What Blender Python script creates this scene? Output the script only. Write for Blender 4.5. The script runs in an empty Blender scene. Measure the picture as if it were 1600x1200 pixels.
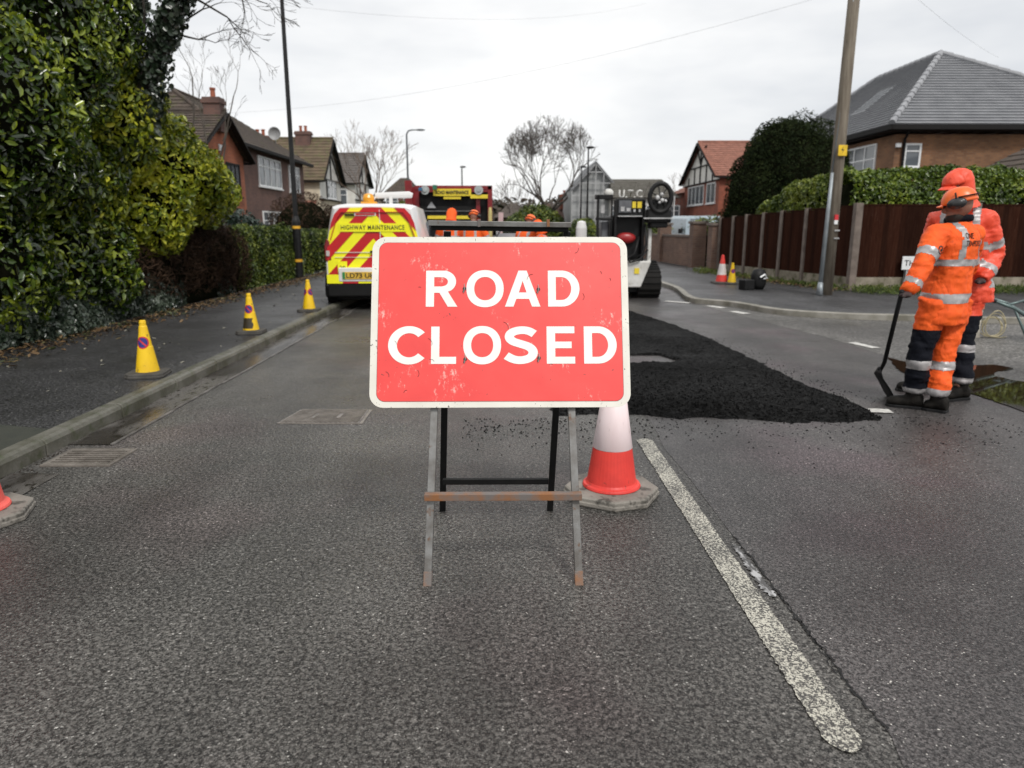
import bpy, bmesh, math, random
import numpy as np
from mathutils import Vector, Matrix, noise
from mathutils.bvhtree import BVHTree
random.seed(7); RNG = np.random.default_rng(7)
R = math.radians; PI = math.pi
SC = bpy.context.scene; C = SC.collection

# ---------------- camera, world, sun, exposure ----------------
PITCH, YAW, FPX, CAMH = R(12.4), R(.67), 1110.0, 1.4
cam = bpy.data.cameras.new('camera'); camo = bpy.data.objects.new('camera', cam); C.objects.link(camo); SC.camera = camo
cam.sensor_width = 36; cam.lens = 36*FPX/1600; cam.clip_start = .05; cam.clip_end = 2000
camo.location = (0, 0, CAMH); camo.rotation_euler = (R(90)-PITCH, 0, -YAW)
cam.dof.use_dof = True; cam.dof.focus_distance = 2.6; cam.dof.aperture_fstop = 3.5
SUN_EL, SUN_AZ = R(50), R(158)     # soft light through cloud, from behind and right of the camera
w = bpy.data.worlds.new("World"); SC.world = w; w.use_nodes = True
nt = w.node_tree; N = nt.nodes; L = nt.links; N.clear()
out = N.new('ShaderNodeOutputWorld')
sky = N.new('ShaderNodeTexSky'); sky.sky_type = 'NISHITA'; sky.sun_disc = False; sky.sun_elevation = SUN_EL; sky.sun_rotation = SUN_AZ
b1 = N.new('ShaderNodeBackground'); b1.inputs[1].default_value = .09; L.new(sky.outputs[0], b1.inputs[0])
tc = N.new('ShaderNodeTexCoord'); mp = N.new('ShaderNodeMapping'); mp.inputs['Scale'].default_value = (1.0, 1.0, 3.2)
mp.inputs['Location'].default_value = (.3, .1, .4)
nz = N.new('ShaderNodeTexNoise'); nz.inputs['Scale'].default_value = 1.9; nz.inputs['Detail'].default_value = 5; nz.inputs['Roughness'].default_value = .52
cr = N.new('ShaderNodeValToRGB'); cr.color_ramp.elements[0].position = .33; cr.color_ramp.elements[0].color = (.66, .68, .71, 1)
cr.color_ramp.elements[1].position = .62; cr.color_ramp.elements[1].color = (1, .992, .975, 1)
b2 = N.new('ShaderNodeBackground'); b2.inputs[1].default_value = .90
L.new(tc.outputs['Generated'], mp.inputs[0]); L.new(mp.outputs[0], nz.inputs['Vector']); L.new(nz.outputs[0], cr.inputs[0]); L.new(cr.outputs[0], b2.inputs[0])
mx = N.new('ShaderNodeMixShader'); mx.inputs[0].default_value = .93
L.new(b1.outputs[0], mx.inputs[1]); L.new(b2.outputs[0], mx.inputs[2]); L.new(mx.outputs[0], out.inputs[0])
sl = bpy.data.lights.new('sun', 'SUN'); sl.energy = 1.75; sl.angle = R(11); sl.color = (1, .965, .91)
so = bpy.data.objects.new('sun', sl); C.objects.link(so); so.rotation_euler = (R(90)-SUN_EL, 0, PI-SUN_AZ+R(0))
SC.view_settings.view_transform = 'Standard'; SC.view_settings.look = 'None'; SC.view_settings.exposure = .34; SC.view_settings.gamma = 1
SC.cycles.max_bounces = 5; SC.cycles.diffuse_bounces = 2; SC.cycles.glossy_bounces = 3; SC.cycles.transparent_max_bounces = 4

# ---------------- pixel <-> world helpers (photo of 1600x1200) ----------------
_F = Vector((math.sin(YAW)*math.cos(PITCH), math.cos(YAW)*math.cos(PITCH), -math.sin(PITCH)))
_R = Vector((math.cos(YAW), -math.sin(YAW), 0)); _U = _R.cross(_F)
def ray(px, py): return _F + _R*((px-800)/FPX) - _U*((py-600)/FPX)
def G(px, py, z=0.0): d = ray(px, py); return Vector((0, 0, CAMH)) + d*((z-CAMH)/d.z)
def W(px, py, Y): d = ray(px, py); return Vector((0, 0, CAMH)) + d*(Y/d.y)

# ---------------- materials ----------------
MATS = {}
def nmat(name):
    m = bpy.data.materials.new(name); m.use_nodes = True; MATS[name] = m
    return m, m.node_tree.nodes, m.node_tree.links, m.node_tree.nodes['Principled BSDF']
def c4(c): return (c[0], c[1], c[2], 1)
def ramp(N, p0, c0, p1, c1):
    r = N.new('ShaderNodeValToRGB'); e = r.color_ramp.elements
    e[0].position = p0; e[0].color = c4(c0); e[1].position = p1; e[1].color = c4(c1); return r
def tex(N, L, kind, scale, sc3=(1, 1, 1), **kw):
    t = N.new('ShaderNodeTexCoord'); m = N.new('ShaderNodeMapping'); m.inputs['Scale'].default_value = sc3
    n = N.new('ShaderNodeTex'+kind); n.inputs['Scale'].default_value = scale
    for k, v in kw.items():
        if k in n.inputs: n.inputs[k].default_value = v
        else: setattr(n, k, v)
    L.new(t.outputs['Object'], m.inputs[0]); L.new(m.outputs[0], n.inputs['Vector']); return n
def mixc(N, L, fac, a, b, mode='MIX'):
    m = N.new('ShaderNodeMix'); m.data_type = 'RGBA'; m.blend_type = mode
    for s, v in ((m.inputs[0], fac), (m.inputs[6], a), (m.inputs[7], b)):
        if hasattr(v, 'is_output') or isinstance(v, bpy.types.NodeSocket): L.new(v, s)
        else: s.default_value = v if isinstance(v, (int, float)) else c4(v)
    return m.outputs[2]
def bump(N, L, B, h, strength=.4, dist=.01, prev=None):
    b = N.new('ShaderNodeBump'); b.inputs['Strength'].default_value = strength; b.inputs['Distance'].default_value = dist
    L.new(h, b.inputs['Height'])
    if prev is not None: L.new(prev, b.inputs['Normal'])
    L.new(b.outputs[0], B.inputs['Normal']); return b.outputs[0]
def mat(name, col, rough=.6, metal=0, col2=None, vs=6, lo=.35, hi=.65, bmp=0, bs=60, bd=.004, sc3=(1, 1, 1), spec=.5, col3=None, s3=30, lo3=.6, hi3=.7):
    if name in MATS: return MATS[name]
    m, N, L, B = nmat(name)
    B.inputs['Roughness'].default_value = rough; B.inputs['Metallic'].default_value = metal; B.inputs['Specular IOR Level'].default_value = spec
    col2 = col2 or tuple(c*.72 for c in col)
    n = tex(N, L, 'Noise', vs, sc3, Detail=4, Roughness=.6)
    r = ramp(N, lo, col, hi, col2); L.new(n.outputs[0], r.inputs[0]); o = r.outputs[0]
    if col3:
        n3 = tex(N, L, 'Noise', s3, sc3, Detail=3, Roughness=.65); r3 = ramp(N, lo3, (0, 0, 0), hi3, (1, 1, 1)); L.new(n3.outputs[0], r3.inputs[0])
        o = mixc(N, L, r3.outputs[0], o, col3)
    L.new(o, B.inputs['Base Color'])
    if bmp:
        nb = tex(N, L, 'Noise', bs, (1, 1, 1), Detail=4); bump(N, L, B, nb.outputs[0], bmp, bd)
    return m
def leafmat(name, cols, rough=.38, spec=.5, trans=.15):
    m, N, L, B = nmat(name)
    g = N.new('ShaderNodeNewGeometry'); r = N.new('ShaderNodeValToRGB'); e = r.color_ramp.elements
    while len(e) < len(cols): e.new(.5)
    for i, c in enumerate(cols): e[i].position = i/(len(cols)-1); e[i].color = c4(c)
    n = tex(N, L, 'Noise', 1.3, Detail=2); a = N.new('ShaderNodeMath'); a.operation = 'MULTIPLY_ADD'
    L.new(g.outputs['Random Per Island'], a.inputs[0]); a.inputs[1].default_value = .75
    s = N.new('ShaderNodeMath'); s.operation = 'MULTIPLY_ADD'; s.inputs[1].default_value = 1.5; s.inputs[2].default_value = -.56
    L.new(n.outputs[0], s.inputs[0]); L.new(s.outputs[0], a.inputs[2]); L.new(a.outputs[0], r.inputs[0])
    L.new(r.outputs[0], B.inputs['Base Color']); B.inputs['Roughness'].default_value = rough; B.inputs['Specular IOR Level'].default_value = spec
    if trans:
        t = N.new('ShaderNodeBsdfTranslucent'); L.new(r.outputs[0], t.inputs[0]); mxx = N.new('ShaderNodeMixShader'); mxx.inputs[0].default_value = trans
        o = N['Material Output']; L.new(B.outputs[0], mxx.inputs[1]); L.new(t.outputs[0], mxx.inputs[2]); L.new(mxx.outputs[0], o.inputs[0])
    return m
def brickmat(name, c1, c2, mortar, scale=1.0, rough=.85):
    m, N, L, B = nmat(name)
    t = N.new('ShaderNodeTexCoord'); s = N.new('ShaderNodeSeparateXYZ'); L.new(t.outputs['Object'], s.inputs[0])
    a = N.new('ShaderNodeMath'); a.operation = 'ADD'; L.new(s.outputs[0], a.inputs[0]); L.new(s.outputs[1], a.inputs[1])
    c = N.new('ShaderNodeCombineXYZ'); L.new(a.outputs[0], c.inputs[0]); L.new(s.outputs[2], c.inputs[1])
    b = N.new('ShaderNodeTexBrick'); L.new(c.outputs[0], b.inputs['Vector']); b.inputs['Scale'].default_value = scale
    b.inputs['Brick Width'].default_value = .225; b.inputs['Row Height'].default_value = .075; b.inputs['Mortar Size'].default_value = .007
    b.inputs['Color1'].default_value = c4(c1); b.inputs['Color2'].default_value = c4(c2); b.inputs['Mortar'].default_value = c4(mortar)
    n = tex(N, L, 'Noise', 1.2, Detail=5); r = ramp(N, .3, (.7, .7, .7), .7, (1.15, 1.1, 1.05)); L.new(n.outputs[0], r.inputs[0])
    L.new(mixc(N, L, 1.0, b.outputs[0], r.outputs[0], 'MULTIPLY'), B.inputs['Base Color'])
    B.inputs['Roughness'].default_value = rough; bump(N, L, B, b.outputs['Fac'], -.4, .006); return m

def asphalt(name, dark, light, fleck, scale=95, r0=.3, r1=.62, bstr=.75, bd=.006, tint=None, wet=None):
    m, N, L, B = nmat(name)
    v = tex(N, L, 'Voronoi', scale, Randomness=1.0); v2 = tex(N, L, 'Voronoi', scale*2.3)
    sv = N.new('ShaderNodeSeparateColor'); L.new(v.outputs['Color'], sv.inputs[0])
    r = N.new('ShaderNodeValToRGB'); e = r.color_ramp.elements; e.new(.5); e.new(.5)
    for i, (p, c) in enumerate(((.0, dark), (.6, light), (.985, tuple(x*1.2 for x in light)), (.9992, fleck))): e[i].position = p; e[i].color = c4(c)
    L.new(sv.outputs[0], r.inputs[0])
    nf = tex(N, L, 'Noise', scale*.42, Detail=5, Roughness=.7); rf = ramp(N, .38, (.10,)*3, .60, (1.5,)*3); L.new(nf.outputs[0], rf.inputs[0])
    o = mixc(N, L, .85, r.outputs[0], rf.outputs[0], 'MULTIPLY')
    nl = tex(N, L, 'Noise', .55, Detail=6, Roughness=.6); rl = ramp(N, .38, (.58, .58, .58), .62, (1.3, 1.3, 1.3)); L.new(nl.outputs[0], rl.inputs[0])
    o = mixc(N, L, .8, o, rl.outputs[0], 'MULTIPLY')
    ve = tex(N, L, 'Voronoi', scale*.62, Randomness=1.0, feature='DISTANCE_TO_EDGE'); re_ = ramp(N, .0, (.0,)*3, .22, (1,)*3); L.new(ve.outputs['Distance'], re_.inputs[0])
    nm = tex(N, L, 'Noise', scale*.33, Detail=2); rm = ramp(N, .46, (1,)*3, .56, (0,)*3); L.new(nm.outputs[0], rm.inputs[0])
    pit = mixc(N, L, 1.0, re_.outputs[0], rm.outputs[0], 'LIGHTEN'); rp = ramp(N, 0, (.0,)*3, .8, (1.06,)*3); L.new(pit, rp.inputs[0])
    o = mixc(N, L, 1.0, o, rp.outputs[0], 'MULTIPLY')
    nw = tex(N, L, 'Noise', 1.0, (1.5, .16, 1), Detail=4); rw = ramp(N, .36, (.72,)*3, .62, (1.18,)*3); L.new(nw.outputs[0], rw.inputs[0]); o = mixc(N, L, .8, o, rw.outputs[0], 'MULTIPLY')
    if tint:
        n2 = tex(N, L, 'Noise', .75, Detail=3); r2 = ramp(N, .52, (0, 0, 0), .64, (1, 1, 1)); L.new(n2.outputs[0], r2.inputs[0])
        o = mixc(N, L, r2.outputs[0], o, mixc(N, L, 1.0, o, tint, 'MULTIPLY'))
    L.new(o, B.inputs['Base Color'])
    rr = N.new('ShaderNodeMapRange'); rr.inputs['From Min'].default_value = .35; rr.inputs['From Max'].default_value = .65
    rr.inputs['To Min'].default_value = r0; rr.inputs['To Max'].default_value = r1
    nr = tex(N, L, 'Noise', .8, Detail=6, Roughness=.65); L.new(nr.outputs[0], rr.inputs[0]); L.new(rr.outputs[0], B.inputs['Roughness'])
    b = bump(N, L, B, v.outputs['Distance'], -bstr, bd); b = bump(N, L, B, nf.outputs[0], bstr*.8, bd*1.6, b)
    bump(N, L, B, v2.outputs['Distance'], -bstr*.4, bd*.4, b); B.inputs['Specular IOR Level'].default_value = .34; return m

# ---------------- mesh builder ----------------
def wm(o):
    m = Matrix.Translation(o.location) @ o.rotation_euler.to_matrix().to_4x4()
    return wm(o.parent) @ m if o.parent else m
def tag(o, label=None, cat=None, group=None, kind=None):
    if label: o['label'] = label
    if cat: o['category'] = cat
    if group: o['group'] = group
    if kind: o['kind'] = kind
    return o
def thing(name, label, cat, loc=(0, 0, 0), rotz=0, group=None):
    o = bpy.data.objects.new(name, None); C.objects.link(o); o.location = loc; o.rotation_euler = (0, 0, rotz); o.empty_display_size = .1
    return tag(o, label, cat, group)
class MB:
    def __init__(s): s.v = []; s.f = []; s.m = []; s.mi = 0
    def add(s, vs, fs):
        b = len(s.v); s.v += [tuple(v) for v in vs]; s.f += [tuple(b+i for i in f) for f in fs]; s.m += [s.mi]*len(fs); return s
    def box(s, c, d, rot=None):
        x, y, z = d[0]/2, d[1]/2, d[2]/2
        vs = [Vector((a*x, b*y, e*z)) for e in (-1, 1) for b in (-1, 1) for a in (-1, 1)]
        if rot is not None: vs = [rot @ v for v in vs]
        return s.add([v+Vector(c) for v in vs], [(0, 2, 3, 1), (4, 5, 7, 6), (0, 1, 5, 4), (2, 6, 7, 3), (0, 4, 6, 2), (1, 3, 7, 5)])
    def bx(s, x0, x1, y0, y1, z0, z1): return s.box(((x0+x1)/2, (y0+y1)/2, (z0+z1)/2), (abs(x1-x0), abs(y1-y0), abs(z1-z0)))
    def px(s, p0, q0, p1, q1, Y0, Y1):            # box whose near face fills the photo rectangle at depth Y0
        a = W(p0, q1, Y0); b = W(p1, q0, Y0); return s.bx(a.x, b.x, Y0, Y1, a.z, b.z)
    def bar(s, p0, p1, w_, d_=None, up=(0, 0, 1)):
        p0, p1 = Vector(p0), Vector(p1); a = (p1-p0); ln = a.length; a.normalize(); u = Vector(up)
        if abs(a.dot(u)) > .97: u = Vector((0, 1, 0))
        x = a.cross(u).normalized(); y = x.cross(a).normalized()
        return s.box((p0+p1)/2, (w_, d_ or w_, ln), Matrix((x, y, a)).transposed())
    def tube(s, pts, rad, n=8, cap=True, flat=None):
        pts = [Vector(p) for p in pts]; k = len(pts); rad = rad if isinstance(rad, (list, tuple)) else [rad]*k
        vs = []; prev = None
        for i, p in enumerate(pts):
            t = (pts[min(i+1, k-1)]-pts[max(i-1, 0)]).normalized()
            if prev is None: u = Vector((0, 0, 1)) if abs(t.z) < .9 else Vector((1, 0, 0)); x = t.cross(u).normalized()
            else: x = (prev - t*prev.dot(t)).normalized()
            prev = x; y = t.cross(x); r = rad[i]; ra, rb = r if isinstance(r, tuple) else (r, r)
            vs += [p + x*(math.cos(2*PI*j/n)*ra) + y*(math.sin(2*PI*j/n)*rb) for j in range(n)]
        fs = [(i*n+j, i*n+(j+1) % n, (i+1)*n+(j+1) % n, (i+1)*n+j) for i in range(k-1) for j in range(n)]
        if cap: fs += [tuple(range(n-1, -1, -1)), tuple((k-1)*n+j for j in range(n))]
        return s.add(vs, fs)
    def lathe(s, prof, n=24, c=(0, 0, 0), closed=True, ph=0):
        c = Vector(c); vs = [c+Vector((r*math.cos(ph+2*PI*j/n), r*math.sin(ph+2*PI*j/n), z)) for r, z in prof for j in range(n)]
        k = len(prof); fs = [(i*n+j, i*n+(j+1) % n, (i+1)*n+(j+1) % n, (i+1)*n+j) for i in range(k-1) for j in range(n)]
        if closed: fs += [tuple(range(n-1, -1, -1)), tuple((k-1)*n+j for j in range(n))]
        return s.add(vs, fs)
    def rings(s, rings, cap=True):
        n = len(rings[0]); k = len(rings); vs = [p for r in rings for p in r]
        fs = [(i*n+j, i*n+(j+1) % n, (i+1)*n+(j+1) % n, (i+1)*n+j) for i in range(k-1) for j in range(n)]
        if cap: fs += [tuple(range(n-1, -1, -1)), tuple((k-1)*n+j for j in range(n))]
        return s.add(vs, fs)
    def ell(s, c, r, n=12, m=8, rot=None):
        c = Vector(c); vs = []; 
        for i in range(1, m):
            a = PI*i/m
            for j in range(n):
                v = Vector((r[0]*math.sin(a)*math.cos(2*PI*j/n), r[1]*math.sin(a)*math.sin(2*PI*j/n), r[2]*math.cos(a)))
                vs.append(c+(rot @ v if rot is not None else v))
        T = Vector((0, 0, r[2])); 
        if rot is not None: T = rot @ T
        vs += [c+T, c-T]; t, b = len(vs)-2, len(vs)-1
        fs = [(i*n+(j+1) % n, i*n+j, (i+1)*n+j, (i+1)*n+(j+1) % n) for i in range(m-2) for j in range(n)]
        fs += [(t, j, (j+1) % n) for j in range(n)] + [(b, (m-2)*n+(j+1) % n, (m-2)*n+j) for j in range(n)]
        return s.add(vs, fs)
    def prism(s, poly, O, U, V, d):              # polygon in the U,V plane at O, pushed by vector d
        O, U, V, d = map(Vector, (O, U, V, d)); a = [O+U*p[0]+V*p[1] for p in poly]; n = len(a)
        return s.add(a+[p+d for p in a], [tuple(range(n-1, -1, -1)), tuple(range(n, 2*n))]+[(i, (i+1) % n, n+(i+1) % n, n+i) for i in range(n)])
    def build(s, name, mats, parent=None, smooth=False, world=False, bev=0, seg=2, auto=False):
        if not isinstance(mats, (list, tuple)): mats = [mats]
        vs = s.v
        if world and parent is not None:
            inv = wm(parent).inverted(); vs = [inv @ Vector(v) for v in vs]
        me = bpy.data.meshes.new(name); me.from_pydata([tuple(v) for v in vs], [], s.f)
        for m in mats: me.materials.append(m)
        if len(mats) > 1: me.polygons.foreach_set('material_index', s.m)
        if smooth: me.polygons.foreach_set('use_smooth', [True]*len(s.f))
        me.validate(); me.update()
        o = bpy.data.objects.new(name, me); C.objects.link(o)
        if parent is not None: o.parent = parent
        if auto or bev or not smooth:
            bm = bmesh.new(); bm.from_mesh(me); bmesh.ops.recalc_face_normals(bm, faces=bm.faces); bm.to_mesh(me); bm.free()
        if bev:
            b = o.modifiers.new('bevel', 'BEVEL'); b.width = bev; b.segments = seg; b.limit_method = 'ANGLE'; b.angle_limit = R(35)
        return o
def flush(o, fn=None):                             # bake modifiers into a fresh mesh
    dg = bpy.context.evaluated_depsgraph_get(); dg.update(); me = bpy.data.meshes.new_from_object(o.evaluated_get(dg)); o.modifiers.clear(); o.data = me; return o
def remesh(o, vox, smooth=4):
    m = o.modifiers.new('r', 'REMESH'); m.mode = 'VOXEL'; m.voxel_size = vox; m.use_smooth_shade = True
    if smooth: s = o.modifiers.new('s', 'SMOOTH'); s.iterations = smooth; s.factor = .5
    return flush(o)
def copy_tree(o, parent=None):
    c = o.copy(); C.objects.link(c); c.parent = parent
    for ch in list(o.children): copy_tree(ch, c)
    return c
def fill2d(name, polys, m, parent, loc=(0, 0, 0), rot=(0, 0, 0), ext=.0005):   # flat outlines with holes, thin
    cu = bpy.data.curves.new(name, 'CURVE'); cu.dimensions = '2D'; cu.fill_mode = 'BOTH'; cu.extrude = ext
    for p in polys:
        sp = cu.splines.new('POLY'); sp.points.add(len(p)-1); sp.use_cyclic_u = True
        for i, q in enumerate(p): sp.points[i].co = (q[0], q[1], 0, 1)
    t = bpy.data.objects.new(name, cu); C.objects.link(t)
    dg = bpy.context.evaluated_depsgraph_get(); me = bpy.data.meshes.new_from_object(t.evaluated_get(dg))
    bpy.data.objects.remove(t); me.materials.clear(); me.materials.append(m)
    o = bpy.data.objects.new(name, me); C.objects.link(o); o.location = loc; o.rotation_euler = rot
    if parent is not None: o.parent = parent
    return o
def text(name, s, wd, ht, m, parent, loc, rot, off=.0, ext=.001, sp=1.0):          # lettering fitted into wd x ht, centred
    cu = bpy.data.curves.new(name, 'FONT'); cu.body = s; cu.size = 1; cu.offset = off; cu.space_character = sp; cu.align_x = 'CENTER'; cu.align_y = 'CENTER'
    t = bpy.data.objects.new(name, cu); C.objects.link(t)
    dg = bpy.context.evaluated_depsgraph_get(); me = bpy.data.meshes.new_from_object(t.evaluated_get(dg)); bpy.data.objects.remove(t)
    xs = [v.co.x for v in me.vertices]; ys = [v.co.y for v in me.vertices]
    cx, cy = (min(xs)+max(xs))/2, (min(ys)+max(ys))/2; kx, ky = wd/(max(xs)-min(xs)), ht/(max(ys)-min(ys))
    for v in me.vertices: v.co = ((v.co.x-cx)*kx, (v.co.y-cy)*ky, 0)
    bm = bmesh.new(); bm.from_mesh(me); r = bmesh.ops.extrude_face_region(bm, geom=bm.faces[:])
    for v in r['geom']:
        if isinstance(v, bmesh.types.BMVert): v.co.z += ext
    bm.to_mesh(me); bm.free(); me.materials.clear(); me.materials.append(m)
    o = bpy.data.objects.new(name, me); C.objects.link(o); o.location = loc; o.rotation_euler = rot
    if parent is not None: o.parent = parent
    return o
def clip(poly, n, d):                             # keep n.p <= d
    o = []
    for i in range(len(poly)):
        a, b = poly[i], poly[(i+1) % len(poly)]; da, db = a[0]*n[0]+a[1]*n[1]-d, b[0]*n[0]+b[1]*n[1]-d
        if da <= 0: o.append(a)
        if (da < 0 < db) or (db < 0 < da): t = da/(da-db); o.append((a[0]+(b[0]-a[0])*t, a[1]+(b[1]-a[1])*t))
    return o
def rrect(x0, y0, x1, y1, r, n=6):
    o = []
    for cx, cy, a in ((x1-r, y1-r, 0), (x0+r, y1-r, 90), (x0+r, y0+r, 180), (x1-r, y0+r, 270)):
        o += [(cx+r*math.cos(R(a+90*i/n)), cy+r*math.sin(R(a+90*i/n))) for i in range(n+1)]
    return o

# ---------------- foliage ----------------
def unit(a): return a/np.maximum(np.linalg.norm(a, axis=1, keepdims=True), 1e-9)
def leaves(name, P, Nn, size, mats, parent=None, ratio=.42, tilt=.7, droop=.3, core=None, extra=None, fold=.25, world=True):
    n = len(P); rg = RNG
    nn = unit(Nn + rg.normal(0, tilt, (n, 3))*np.array([1, 1, 1])); a = unit(np.cross(nn, rg.normal(0, 1, (n, 3)))); a[:, 2] -= droop; a = unit(a)
    b = unit(np.cross(nn, a)); nn = np.cross(a, b)
    s = size*rg.uniform(.42, 1.4, (n, 1)); wd = s*ratio*.5
    V = np.empty((n, 6, 3)); V[:, 0] = P - a*s*.5; V[:, 1] = P - a*s*.18 + b*wd + nn*wd*fold; V[:, 2] = P + a*s*.22 + b*wd*.85 + nn*wd*fold
    V[:, 3] = P + a*s*.5 - nn*s*.08; V[:, 4] = P + a*s*.22 - b*wd*.85 + nn*wd*fold; V[:, 5] = P - a*s*.18 - b*wd + nn*wd*fold
    V = V.reshape(-1, 3)
    if parent is not None and world:
        M = np.array(wm(parent).inverted()); V = V @ M[:3, :3].T + M[:3, 3]
    off = (np.arange(n)*6)[:, None]; Q = np.concatenate([off+np.array([0, 3, 2, 1]), off+np.array([0, 5, 4, 3])], 1).reshape(-1)
    cv = np.zeros((0, 3)); cf = np.zeros((0,), int)
    if core is not None:
        cv = np.array(core.v, float)
        if parent is not None and world: cv = cv @ M[:3, :3].T + M[:3, 3]
        cl = [list(f) for f in core.f]
    else: cl = []
    me = bpy.data.meshes.new(name); nv = len(V)+len(cv); nq = n*2; loops = nq*4+sum(len(f) for f in cl)
    me.vertices.add(nv); me.vertices.foreach_set('co', np.concatenate([V, cv]).ravel())
    me.loops.add(loops); li = np.concatenate([Q]+[np.array(f)+len(V) for f in cl]) if cl else Q
    me.loops.foreach_set('vertex_index', li.astype(np.int32)); me.polygons.add(nq+len(cl))
    lt = np.concatenate([np.full(nq, 4), np.array([len(f) for f in cl], int)]); ls = np.concatenate([[0], np.cumsum(lt)[:-1]])
    me.polygons.foreach_set('loop_start', ls.astype(np.int32)); me.polygons.foreach_set('loop_total', lt.astype(np.int32))
    for m in mats: me.materials.append(m)
    me.polygons.foreach_set('material_index', np.concatenate([np.zeros(nq), np.ones(len(cl))]).astype(np.int32))
    me.update(calc_edges=True); me.validate(); o = bpy.data.objects.new(name, me); C.objects.link(o)
    if parent is not None: o.parent = parent
    return o
def vnoise(P, s, amp):
    return np.array([noise.noise(Vector(p)*s) for p in P])*amp
def blob_points(ells, n, shell=.12, lump=.12, ls=2.2, keep=None):
    ar = np.array([(r[0]*r[1]+r[1]*r[2]+r[0]*r[2]) for c, r in ells]); ar = ar/ar.sum(); Ps = []; Ns = []
    for (c, r), a in zip(ells, ar):
        k = max(4, int(n*a*1.5)); d = unit(RNG.normal(0, 1, (k, 3))); r_ = np.array(r); c_ = np.array(c)
        P = c_+d*r_*(1-RNG.uniform(0, 1, (k, 1))**1.6*shell); P = P*1.0
        nn = unit(d/r_); P += nn*(vnoise(P, ls, lump*float(min(r)))[:, None]); Ps.append(P); Ns.append(nn)
    P = np.concatenate(Ps); Nn = np.concatenate(Ns); ok = np.ones(len(P), bool)
    for c, r in ells: ok &= ((((P-np.array(c))/(np.array(r)*.8))**2).sum(1) > 1)
    ok &= P[:, 2] > .02
    if keep is not None: ok &= keep(P)
    P, Nn = P[ok], Nn[ok]
    if len(P) > n: i = RNG.permutation(len(P))[:n]; P, Nn = P[i], Nn[i]
    return P, Nn
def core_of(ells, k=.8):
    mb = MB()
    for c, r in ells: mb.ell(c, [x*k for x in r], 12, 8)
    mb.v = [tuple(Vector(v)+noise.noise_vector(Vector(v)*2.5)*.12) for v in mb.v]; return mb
ENV = None
def branches(mb, p, d, ln, r, depth, spread=.6, shrink=.72, kids=(2, 3), gn=.0, up=.12, n=5, minr=.004):
    p = Vector(p); d = Vector(d).normalized(); pts = [p]; rr = [r]; k = 3 if depth > 1 else 2
    for i in range(k):
        d = (d+Vector((random.gauss(0, .13), random.gauss(0, .13), random.gauss(0, .1)+up*.3))).normalized(); p = p+d*ln/k; pts.append(p); rr.append(max(minr, r*(1-.42*(i+1)/k)))
        if ENV and sum(((p[j]-ENV[0][j])/ENV[1][j])**2 for j in range(3)) > 1: mb.tube(pts, rr, 3, cap=False); return
    mb.tube(pts, rr, n if depth > 2 else 3, cap=False)
    if depth <= 0: return
    for i in range(random.randint(*kids)):
        a = random.uniform(0, 2*PI); x = d.orthogonal().normalized(); y = d.cross(x)
        nd = d + (x*math.cos(a)+y*math.sin(a))*random.uniform(spread*.6, spread*1.25) + Vector((0, 0, up))
        q = pts[-1] if i < 2 else pts[random.randint(1, k)]
        branches(mb, q, nd, ln*shrink*random.uniform(.8, 1.15), max(minr, rr[-1]*.8), depth-1, spread, shrink, kids, gn, up, n, minr)
    return mb

# ================= SETTING =================
ASPH = asphalt('worn_asphalt', (.042, .040, .036), (.112, .107, .099), (.42, .41, .38), 165, .26, .55, 1.0, .005, tint=(1.06, .95, .98))
LANE = asphalt('smoother_lane_asphalt', (.052, .047, .046), (.092, .085, .083), (.5, .48, .44), 210, .26, .5, .8, .0035, tint=(1.10, .95, 1.02))
SIDEA = asphalt('side_road_asphalt', (.05, .047, .043), (.16, .152, .143), (.5, .48, .44), 85, .3, .6, .7, .006)
PAVE = asphalt('pavement_asphalt', (.022, .022, .023), (.062, .061, .063), (.3, .3, .28), 150, .36, .6, .6, .003)
PAVER = asphalt('pavement_asphalt_right', (.03, .03, .032), (.085, .084, .087), (.3, .3, .28), 150, .4, .6, .5, .003)
FRESH = asphalt('fresh_tarmac', (.003, .003, .003), (.012, .012, .012), (.035, .035, .035), 60, .55, .8, 1.0, .02); FRESH.node_tree.nodes['Principled BSDF'].inputs['Specular IOR Level'].default_value = .06
CONC = mat('kerb_concrete', (.135, .13, .11), .5, col2=(.055, .055, .035), vs=5, bmp=.6, bs=60, bd=.005, col3=(.05, .06, .025), s3=9, lo3=.55, hi3=.75)
CONCR = mat('kerb_concrete_pale', (.30, .285, .25), .6, col2=(.16, .15, .12), vs=4, bmp=.5, bs=60, bd=.004)
GUT = mat('gutter_wet', (.12, .112, .105), .25, col2=(.028, .024, .021), vs=1.6, lo=.45, hi=.56, bmp=.5, bs=90, bd=.003, sc3=(1.5, .6, 1), col3=(.014, .011, .009), s3=14, lo3=.56, hi3=.62)
SOIL = mat('soil', (.035, .025, .016), .9, col2=(.014, .011, .008), vs=4, bmp=.6, bs=40, bd=.02)
GRASSG = mat('lawn', (.05, .075, .02), .9, col2=(.03, .04, .015), vs=3, bmp=.5, bs=60, bd=.02)
BLACK = mat('black', (.012, .012, .012), .5, col2=(.006, .006, .006))
def sheet(name, poly, z, m, kind='structure', ext=0.0):
    mb = MB(); mb.add([(p[0], p[1], z) for p in poly], [tuple(range(len(poly)))])
    o = mb.build(name, m); 
    if o.data.polygons[0].normal.z < 0: o.data.flip_normals()
    return tag(o, kind=kind)
def slab(name, poly, z0, z1, m, bev=0):
    mb = MB(); mb.prism(poly, (0, 0, z0), (1, 0, 0), (0, 1, 0), (0, 0, z1-z0)); return tag(mb.build(name, m, bev=bev), kind='structure')
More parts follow.
